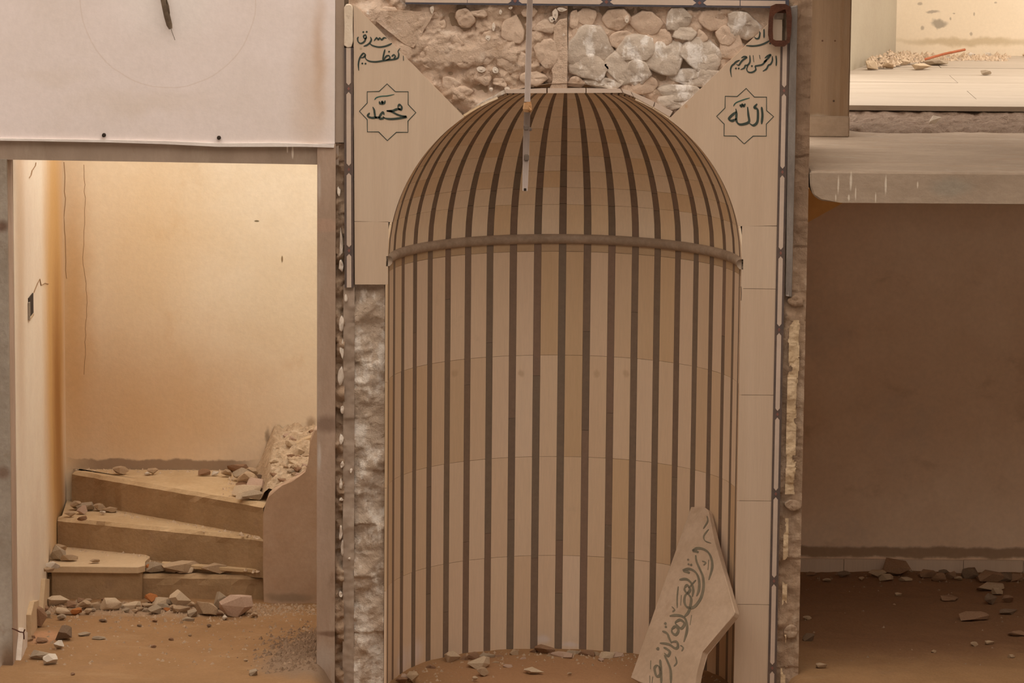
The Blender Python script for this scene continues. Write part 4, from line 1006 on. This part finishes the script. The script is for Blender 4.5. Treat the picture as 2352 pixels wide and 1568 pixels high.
# on the treads
K5 = 2.76
tread = [(480, 445, 60, 50, 'tan', 2), (540, 450, 92, 46, 'grey', 2), (630, 455, 62, 40, 'tan', 2), (695, 470, 74, 26, 'tan', 2), (520, 472, 52, 50, 'pink', 2), (445, 500, 60, 30, 'tan', 2), (520, 525, 52, 30, 'brown', 2), (650, 490, 32, 20, 'white', 2),
         (765, 222, 84, 46, 'tan', 3), (935, 240, 32, 20, 'white', 3), (965, 228, 62, 36, 'tan', 3), (1295, 235, 64, 36, 'brown', 3), (1365, 240, 42, 26, 'white', 3), (1435, 240, 54, 40, 'tan', 3), (1500, 205, 120, 50, 'brown', 3), (1530, 250, 92, 70, 'grey', 3), (1570, 290, 112, 92, 'tan', 3),
         (1560, 350, 150, 60, 'pale', 3), (1600, 380, 120, 52, 'grey', 3), (1640, 275, 50, 50, 'dark', 3), (1530, 320, 60, 42, 'brown', 3), (1590, 240, 92, 60, 'tan', 3), (1620, 322, 92, 80, 'pink', 3), (1540, 385, 80, 36, 'pale', 3),
         (345, 745, 80, 84, 'grey', 1), (435, 775, 92, 36, 'tan', 1), (300, 825, 70, 36, 'white', 1), (280, 850, 52, 26, 'tan', 1), (370, 715, 60, 50, 'tan', 1), (600, 795, 52, 22, 'tan', 1),
         (940, 865, 60, 50, 'brick', 0), (1070, 890, 64, 32, 'tan', 0), (960, 912, 112, 62, 'grey', 0), (1150, 905, 92, 32, 'pale', 0), (1330, 930, 130, 50, 'tan', 0), (1120, 935, 220, 60, 'tan', 0), (1450, 925, 90, 40, 'brown', 0), (1000, 820, 50, 26, 'grey', 0)]
TZ = {0: .205, 1: z1_, 2: z2_, 3: z3_}
TL = {0: 'lying on the stripped part of the lowest step', 1: 'lying on the pale marble tread', 2: 'lying on the middle step', 3: 'lying on the top step'}
xa_w = XW + .015
for cx, cy, w, h, kind, t in tread:
    u, v = cx / K5, 1000 + (cy + h / 2) / K5
    z = TZ[t]; p = H(u, v, z)
    lim = YB - .05
    if t == 2: lim = 2.06 - (p.x - XW) / (XPV - XW) * .72
    if t == 1: lim = 1.68
    if t == 0: lim = 1.44 if p.x < XPV - .25 else 1.40
    o = rock('stone', u, v, w / K5, h / K5, z + .004, kind, rs, *stone_label(kind, w / K5, TL[t]), ymax=lim - .02, ymin=1.38 if t == 0 else None)
    o.location.x = max(o.location.x, XW + o.scale.x * .55); o.location.x = min(o.location.x, XPV - o.scale.x * .5)
# on the rubble bank
for i in range(46):
    x = XPV + .01 + rs.random() * .25; y = 1.42 + rs.random() * .68
    w = rs.uniform(10, 26); kind = rs.choice(['tan', 'pale', 'tan', 'grey', 'pink', 'brown'])
    o = bpy.data.objects.new('stone', rock_mesh(kind, rs.randrange(6))); COL.objects.link(o)
    o.scale = (w / 480, w / 480 * rs.uniform(.7, 1), w / 480 * rs.uniform(.4, .8)); o.location = (x, y, heap_z(x, y) - .012); o.rotation_euler = (rs.uniform(-.3, .3), rs.uniform(-.3, .3), rs.random() * 6)
    lb, gp = stone_label(kind, w, 'bedded in the rubble bank behind the low wall'); tag(o, lb, 'stone', gp)
o = pp('tile_shard', [(669, 1025), (700, 1008), (716, 1003), (717, 1018), (690, 1024)], 1.86, 1.93, 'tread_marble', bevel=.002, label='cream tile shard on top of the rubble bank', cat='tile')
# in the niche
K6 = 2.97
nich = [(510, 1405, 84, 72, 'pale'), (680, 1438, 118, 78, 'pale'), (640, 1395, 74, 62, 'brown'), (710, 1495, 62, 50, 'tan'), (735, 1390, 92, 32, 'grey'), (920, 1370, 48, 46, 'tan'), (985, 1405, 34, 28, 'pink'), (880, 1455, 52, 26, 'pink'), (1060, 1490, 112, 32, 'pale'),
        (1125, 1350, 124, 64, 'brown'), (1250, 1385, 124, 44, 'pink'), (1305, 1395, 38, 36, 'pale'), (1330, 1360, 94, 32, 'grey'), (1420, 1370, 94, 44, 'brown'), (1555, 1378, 84, 38, 'pale'), (1630, 1380, 74, 32, 'pink'), (230, 1535, 64, 62, 'tan'), (185, 1520, 62, 36, 'pink'), (160, 1555, 62, 40, 'brown'),
        (355, 1465, 52, 32, 'brown'), (795, 1432, 42, 22, 'tan'), (1160, 1388, 32, 20, 'tan'), (1515, 1408, 32, 22, 'pink'), (660, 1540, 32, 26, 'pale'), (590, 1410, 50, 40, 'brown'), (1180, 1375, 50, 30, 'brown'), (1480, 1370, 50, 30, 'tan'), (820, 1395, 50, 26, 'brown'), (1050, 1355, 40, 30, 'brown'), (500, 1465, 20, 14, 'tan'), (1300, 1505, 24, 16, 'tan')]
for cx, cy, w, h, kind in nich:
    u, v = 870 + cx / K6, 1040 + (cy + h / 2) / K6
    p = H(u, v, .02)
    lim = math.sqrt(max(.01, (R - .03 - w / K6 / 900) ** 2 - (p.x - XC) ** 2)) - .03
    y = min(p.y, lim); z = floor_z(p.x, y)
    big = w > 110 and kind == 'pale' and h > 60
    rock('stone', u, v, w / K6, h / K6, z, kind, rs, *(('thick pale cream stone, biggest of those on the niche floor', None) if big else stone_label(kind, w / K6, 'on the dirt floor of the niche')), ymax=lim, sc=500)
# in the dim room
K7 = 4.04
room = [(970, 500, 205, 130, 'pink', 'angular masonry lump propped on the skirting in the dim room'), (1845, 795, 95, 92, 'dark', 'dark square block on the floor of the dim room'), (2010, 910, 150, 50, 'dark', 'dark flat slab on the floor of the dim room'), (1690, 960, 205, 60, 'grey', 'long flat brown plate on the floor of the dim room'), (1830, 680, 205, 60, 'pale', 'tan flat fragment before the heap at the skirting'),
        (870, 590, 112, 62, 'tan'), (790, 560, 132, 62, 'tan'), (320, 615, 62, 30, 'white'), (1050, 605, 102, 36, 'tan'), (1350, 590, 112, 72, 'pink'), (1260, 560, 152, 62, 'brown'), (1465, 570, 82, 62, 'pink'), (1640, 560, 132, 84, 'dark'), (1850, 590, 224, 84, 'grey'), (1900, 720, 84, 62, 'tan'), (2010, 795, 84, 62, 'pink'),
        (270, 1410, 72, 44, 'white'), (1690, 1210, 52, 36, 'tan'), (1830, 1195, 62, 36, 'tan'), (1460, 785, 142, 40, 'brown'), (150, 1150, 82, 62, 'dark'), (140, 965, 62, 30, 'tan'), (985, 745, 52, 30, 'tan'), (480, 560, 104, 52, 'dark'), (2080, 1110, 122, 42, 'brown'), (640, 600, 44, 30, 'tan'), (1960, 590, 120, 70, 'dark'), (2080, 600, 90, 60, 'brown'), (1540, 600, 60, 40, 'tan'), (2030, 1320, 50, 30, 'tan'), (1310, 1275, 36, 20, 'white'), (1400, 540, 80, 50, 'dark'), (170, 550, 70, 30, 'brown')]
for it in room:
    cx, cy, w, h, kind = it[:5]; lab = it[5] if len(it) > 5 else None
    kind = {'pale': 'tan', 'white': 'tan', 'grey': 'brown', 'pink': 'brown'}.get(kind, kind)  # stones recoloured darker to paint in the room's dimness
    u, v = 1820 + cx / K7, 1180 + (cy + h / 2) / K7
    p = H(u, v, .075); y = min(p.y, YB - .09)
    rock('stone', u, v, w / K7, h / K7, floor_z(p.x, y), kind, rs, *((lab, None) if lab else stone_label(kind, w / K7, 'on the dusty floor of the dim room')), ymax=YB - .09 - w / K7 / 1100, sc=470)
# terrace rubble
rbt = random.Random(41)
pts = []
for i in range(900):
    t = rbt.random(); u = 1995 + 330 * t; v = 150 - 22 * min(1, t * 2) + rbt.uniform(-14, 12)
    p = H(u, v, 2.455); 
    if p.y > Y_TW - .03: continue
    pts.append((p.x, p.y, 2.456 + .045 * max(0, 1 - t * 2) * rbt.random()))
scatter('terrace_gravel', pts, .019, 'gravel_pale', 'pale rubble chips strewn along the foot of the terrace wall', None, rbt, parent=fu)
for (u, v, w, h, k) in ((2003, 160, 24, 18, 'pale'), (2120, 160, 36, 12, 'pale'), (2150, 150, 44, 12, 'grey'), (2040, 158, 20, 12, 'tan'), (2080, 150, 20, 12, 'pale'), (2245, 110, 16, 8, 'white'), (2335, 112, 22, 8, 'pale'), (2210, 112, 16, 8, 'white'), (2265, 172, 20, 10, 'grey')):
    rock('stone', u, v, w, h, 2.455, k, rbt, *stone_label(k, w, 'lying on the bright upper terrace'), sc=430, ymax=Y_TW - .06)
pq = H(2133, 264, zt_s + .03)
for (u, v, w, h) in ((2133, 267, 22, 15), (2350, 265, 18, 14)):
    o = rock('stone', u, v, w, h, zt_s + .045, 'white', rbt, 'white pointed chip stuck in the broken screed edge', 'white chips in the screed', sc=480)
    o.location.y = y_s0 - .01
a_, b_ = H(2122, 137, 2.47), H(2216, 114, 2.50)
def tube_me(name, pts, r, n=8, closed=False):
    vs, fs = [], []
    for i, p in enumerate(pts):
        p = Vector(p); rr = r[i] if isinstance(r, (list, tuple)) else r
        d = (Vector(pts[min(i + 1, len(pts) - 1)]) - Vector(pts[max(i - 1, 0)])).normalized()
        s = d.cross(Vector((0, 1, 0) if abs(d.y) < .9 else (1, 0, 0))).normalized(); t = d.cross(s)
        for k in range(n):
            a = 2 * math.pi * k / n; vs.append(p + (s * math.cos(a) + t * math.sin(a)) * rr)
    for i in range(len(pts) - 1):
        for k in range(n):
            fs.append((i * n + k, i * n + (k + 1) % n, (i + 1) * n + (k + 1) % n, (i + 1) * n + k))
    fs.append(tuple(range(n))); fs.append(tuple((len(pts) - 1) * n + k for k in range(n - 1, -1, -1)))
    return mesh(name, vs, fs)
link('iron_bar', tube_me('iron_bar', [a_, a_.lerp(b_, .5) + Vector((0, 0, .004)), b_], .007), 'redbar', label='thin reddish rusty bar lying on the terrace rubble', cat='iron bar')

# gravel and grit: uncountable
rgv = random.Random(51)
pts = []
for i in range(1500):
    t = rgv.random(); x = XW + .02 + (X728 - XW) * t; y = 1.24 - abs(rgv.gauss(0, .16)); pts.append((x, y, floor_z(x, y)))
for i in range(420):
    x = XW + .03 + (X728 - XW) * rgv.random(); y = rgv.uniform(.0, 1.2); pts.append((x, y, floor_z(x, y)))
scatter('grit', pts, .011, 'gravel', 'fine grit scattered over the floor below the stair', None, rgv, parent=bpy.data.objects['floor'])
pts = []
for i in range(1100):
    x = X728 - abs(rgv.gauss(0, .12)); y = .25 + rgv.gauss(0, .22); pts.append((x, min(max(y, -.1), 1.1), floor_z(x, y)))
scatter('grit_mound', pts, .013, 'gravel_dark', 'dark gravelly mound beside the doorway pier', None, rgv, parent=bpy.data.objects['floor'])
pts = []
for i in range(420):
    a = rgv.uniform(-1.5, 1.5); r = R - .03 - abs(rgv.gauss(0, .12)); x, y = XC + r * math.sin(a), r * math.cos(a); pts.append((x, y, floor_z(x, y)))
scatter('niche_grit', pts, .009, 'gravel', 'grit along the foot of the niche wall', None, rgv, parent=bpy.data.objects['floor'])
pts = []
for i in range(500):
    x = rgv.uniform(X1845, xr_end); y = YB - .03 - abs(rgv.gauss(0, .18)) if i % 3 else rgv.uniform(.1, YB); pts.append((x, y, floor_z(x, y)))
scatter('room_grit', pts, .010, 'gravel_dark', 'grit on the floor of the dim room', None, rgv, parent=bpy.data.objects['floor'])
pts = []
for i in range(420):
    x = rgv.uniform(XW + .02, XPV - .02); t = (x - XW) / (XPV - XW)
    k = i % 3
    if k == 0: y, z = 1.70 - .40 * t - abs(rgv.gauss(0, .03)) + .02, (z1_ if x < x330 else .232)
    elif k == 1: y, z = 2.08 - .76 * t - abs(rgv.gauss(0, .03)), z2_
    else: y, z = YB - abs(rgv.gauss(0, .05)), z3_
    if k < 2 or y > 2.12 - .78 * t + .05: pts.append((x, y, z))
for i in range(260):
    x = rgv.uniform(XPV - .22, XPV - .01); y = rgv.uniform(1.5, YB); pts.append((x, y, z3_))
scatter('stair_grit', pts, .010, 'gravel_pale', 'grit lying in the corners of the stair treads', None, rgv, parent=stair)
bpy.data.objects['stair_grit'].matrix_parent_inverse = stair.matrix_world.inverted()

# ------------------------------------------------------------------ small things
# broken skirting tiles along the left wall of the stair room
for pts_, dx, lab in (([(.95, .08), (1.22, .08), (1.25, .20), (1.08, .24)], .018, 'cracked cream skirting tile by the dark upright stone'), ([(.50, .07), (.78, .08), (.80, .20), (.62, .235), (.50, .20)], .02, 'cream skirting tile low on the stained left wall'), ([(.08, .05), (.34, .07), (.36, .15), (.22, .205), (.14, .12)], .02, 'white skirting tile shard standing at the doorway edge')):
    me = prism_me('skirting_shard', [Vector((XW + dx, y, z)) for y, z in pts_], (-dx - .004, 0, 0), .002)
    link('skirting_shard', me, 'tread_marble' if 'cream' in lab else 'lime', label=lab, cat='tile')
# hanging pipe from a roof beam
YPIPE = -2.0
bmz = 6.3
struct('trim_beam', box_me('trim_beam', -HALLX, HALLX, YPIPE - .12, YPIPE + .12, bmz, bmz + .3), 'outer', label='remaining roof beam')
pa, pb, pc = P(1217, 0, YPIPE), P(1211, 245, YPIPE), P(1206, 438, YPIPE)
dirp = (pa - pb).normalized(); top = pa + dirp * ((bmz - pa.z) / dirp.z)
pipe = thing('hanging_pipe', 'thin grey pipe hanging in front of the mihrab', 'pipe', tuple(top))
bpy.context.view_layer.update()
child(link('upper_tube', tube_me('upper_tube', [top, pa, pb], .0115, 12), 'pipe', smooth=True), pipe)
child(link('lower_tube', tube_me('lower_tube', [pb + dirp * .02, pb.lerp(pc, .55), pc], [.0125, .0125, .0105], 12), 'pipe', smooth=True), pipe)
q0, q1 = P(1212, 233, YPIPE), P(1211, 257, YPIPE)
child(link('joint_tape', tube_me('joint_tape', [q0, q0.lerp(q1, .35), q0.lerp(q1, .7), q1], [.0125, .0165, .018, .0135], 10), 'tape', label='rust brown wrapping at the joint'), pipe)
w0 = P(1218, 252, YPIPE); child(link('tape_end', tube_me('tape_end', [P(1213, 246, YPIPE - .014), w0 + Vector((0, -.012, 0)), P(1219, 257, YPIPE - .01)], [.004, .006, .003], 6), 'tape'), pipe)
for u, v, h in ((1208.5, 292, 5), (1209, 361, 6)):
    c = P(u, v, YPIPE); child(link('clip', box_me('clip', c.x - .010, c.x + .010, c.y - .0165, c.y + .002, c.z - h / 522 * 1.1, c.z + h / 522 * 1.1, .003), 'pipe_dark'), pipe)
c = P(1218, 297, YPIPE); child(link('clip_tab', box_me('clip_tab', c.x - .008, c.x + .006, c.y - .006, c.y + .006, c.z - .006, c.z + .006, .002), 'pipe_dark'), pipe)
c = P(1206, 435, YPIPE - .011); child(link('pin_hole', box_me('pin_hole', c.x - .005, c.x + .005, c.y - .002, c.y + .003, c.z - .005, c.z + .005, .001), 'hole'), pipe)  # raised dark chip painted as the hole's shade
# frayed cable end sticking out of the white plaster
cab = thing('frayed_cable', 'frayed dark cable end hanging out of the white plaster wall', 'cable', tuple(P(374, 0, -.03)))
bpy.context.view_layer.update()
child(link('sheath', tube_me('sheath', [P(377, -40, .01), P(374, -8, -.05), P(378, 12, -.05), P(384, 38, -.04), P(389, 57, -.03), P(392, 66, -.028)], [.012, .013, .013, .014, .013, .008], 8), 'cable_brown', smooth=True), cab)
child(link('strand', tube_me('strand', [P(380, -6, -.05), P(387, 14, -.06), P(389, 30, -.05), P(387, 44, -.045)], .003, 6), 'cable_brown', smooth=True), cab)
child(link('strand', tube_me('strand', [P(392, 64, -.028), P(396, 76, -.02), P(402, 92, -.01)], .0012, 5), 'cable_brown'), cab)
# empty electrical box in the left wall of the stair room
e0 = XP(72, 701, XW)
eb = thing('socket_box', 'empty dark socket box let into the stained left wall', 'socket box', (XW, e0.y, e0.z))
bpy.context.view_layer.update()
child(link('recess', box_me('recess', XW - .03, XW + .0015, e0.y - .10, e0.y + .07, e0.z - .045, e0.z + .048), 'hole'), eb)  # solid block; dark colour stands in for the hollow's shade
child(link('rim', box_me('rim', XW - .01, XW + .006, e0.y - .115, e0.y - .09, e0.z - .05, e0.z + .03), 'concrete_grey'), eb)
child(link('rim', box_me('rim', XW - .01, XW + .006, e0.y - .10, e0.y + .05, e0.z - .055, e0.z - .045), 'tread_marble'), eb)
# bent wire at the left doorway corner
w = [P(28, 1443, -.01), P(36, 1446, -.03), P(46, 1451, -.04), P(54, 1452, -.04), P(57, 1445, -.04)]
wr = link('bent_wire', tube_me('bent_wire', w, .0032, 6), 'rust', label='bent rusty tie wire sticking out of the doorway pier', cat='wire')
link('wire_end', tube_me('wire_end', [P(54, 1452, -.04), P(55, 1460, -.038), P(55, 1467, -.03)], .003, 6), 'rust', wr)
# lead-dark cracks on the stair plaster: thin open cracks
M['crack'] = mat('crack_shade', (.36, .22, .11), (.30, .18, .09), 20)
def crack(name, pts, Y, parent, w=1.3):
    vs, fs = [], []; pl2 = []
    rc = random.Random(len(pts) + int(pts[0][0]))
    for (a, b) in zip(pts, pts[1:]):
        n = max(2, int(abs(b[1] - a[1]) / 14))
        for i in range(n): pl2.append((a[0] + (b[0] - a[0]) * i / n + rc.uniform(-2, 2), a[1] + (b[1] - a[1]) * i / n))
    pl2.append(pts[-1])
    ribbon(vs, fs, pl2, w, (lambda u, v: P(u, v, Y)), FACE, smooth=False, pen=False, th=.0008)
    return link(name, mesh(name, vs, fs), 'crack', parent)
swb = bpy.data.objects['wall_stair_back']
crack('crack', [(193, 378), (196, 470), (190, 590), (200, 680), (195, 800), (193, 860)], YB, swb, .9)
crack('crack', [(146, 372), (149, 440), (147, 500), (151, 600), (153, 640)], YB, swb, 1.4)

def crack_left(pts, w):
    vs, fs = [], []
    ribbon(vs, fs, pts, w, (lambda u, v: XP(u, v, XW)), Vector((1, 0, 0)), smooth=False, pen=False, th=.0008)
    return link('crack', mesh('crack', vs, fs), 'crack', bpy.data.objects['wall_stair_left'])
crack_left([(83, 373), (82, 380), (74, 392), (72, 402), (68, 408)], .8)
crack_left([(78, 672), (86, 652), (92, 640), (95, 655), (104, 650), (112, 652)], .8)
vs, fs = [], []
ribbon(vs, fs, [(1697, 661), (1702, 658), (1703, 672), (1702, 690)], 1.4, (lambda u, v: P(u, v, -.0002)), FACE, smooth=False, pen=False, th=.0006)
child(link('crack', mesh('crack', vs, fs), 'cable_brown'), clad)
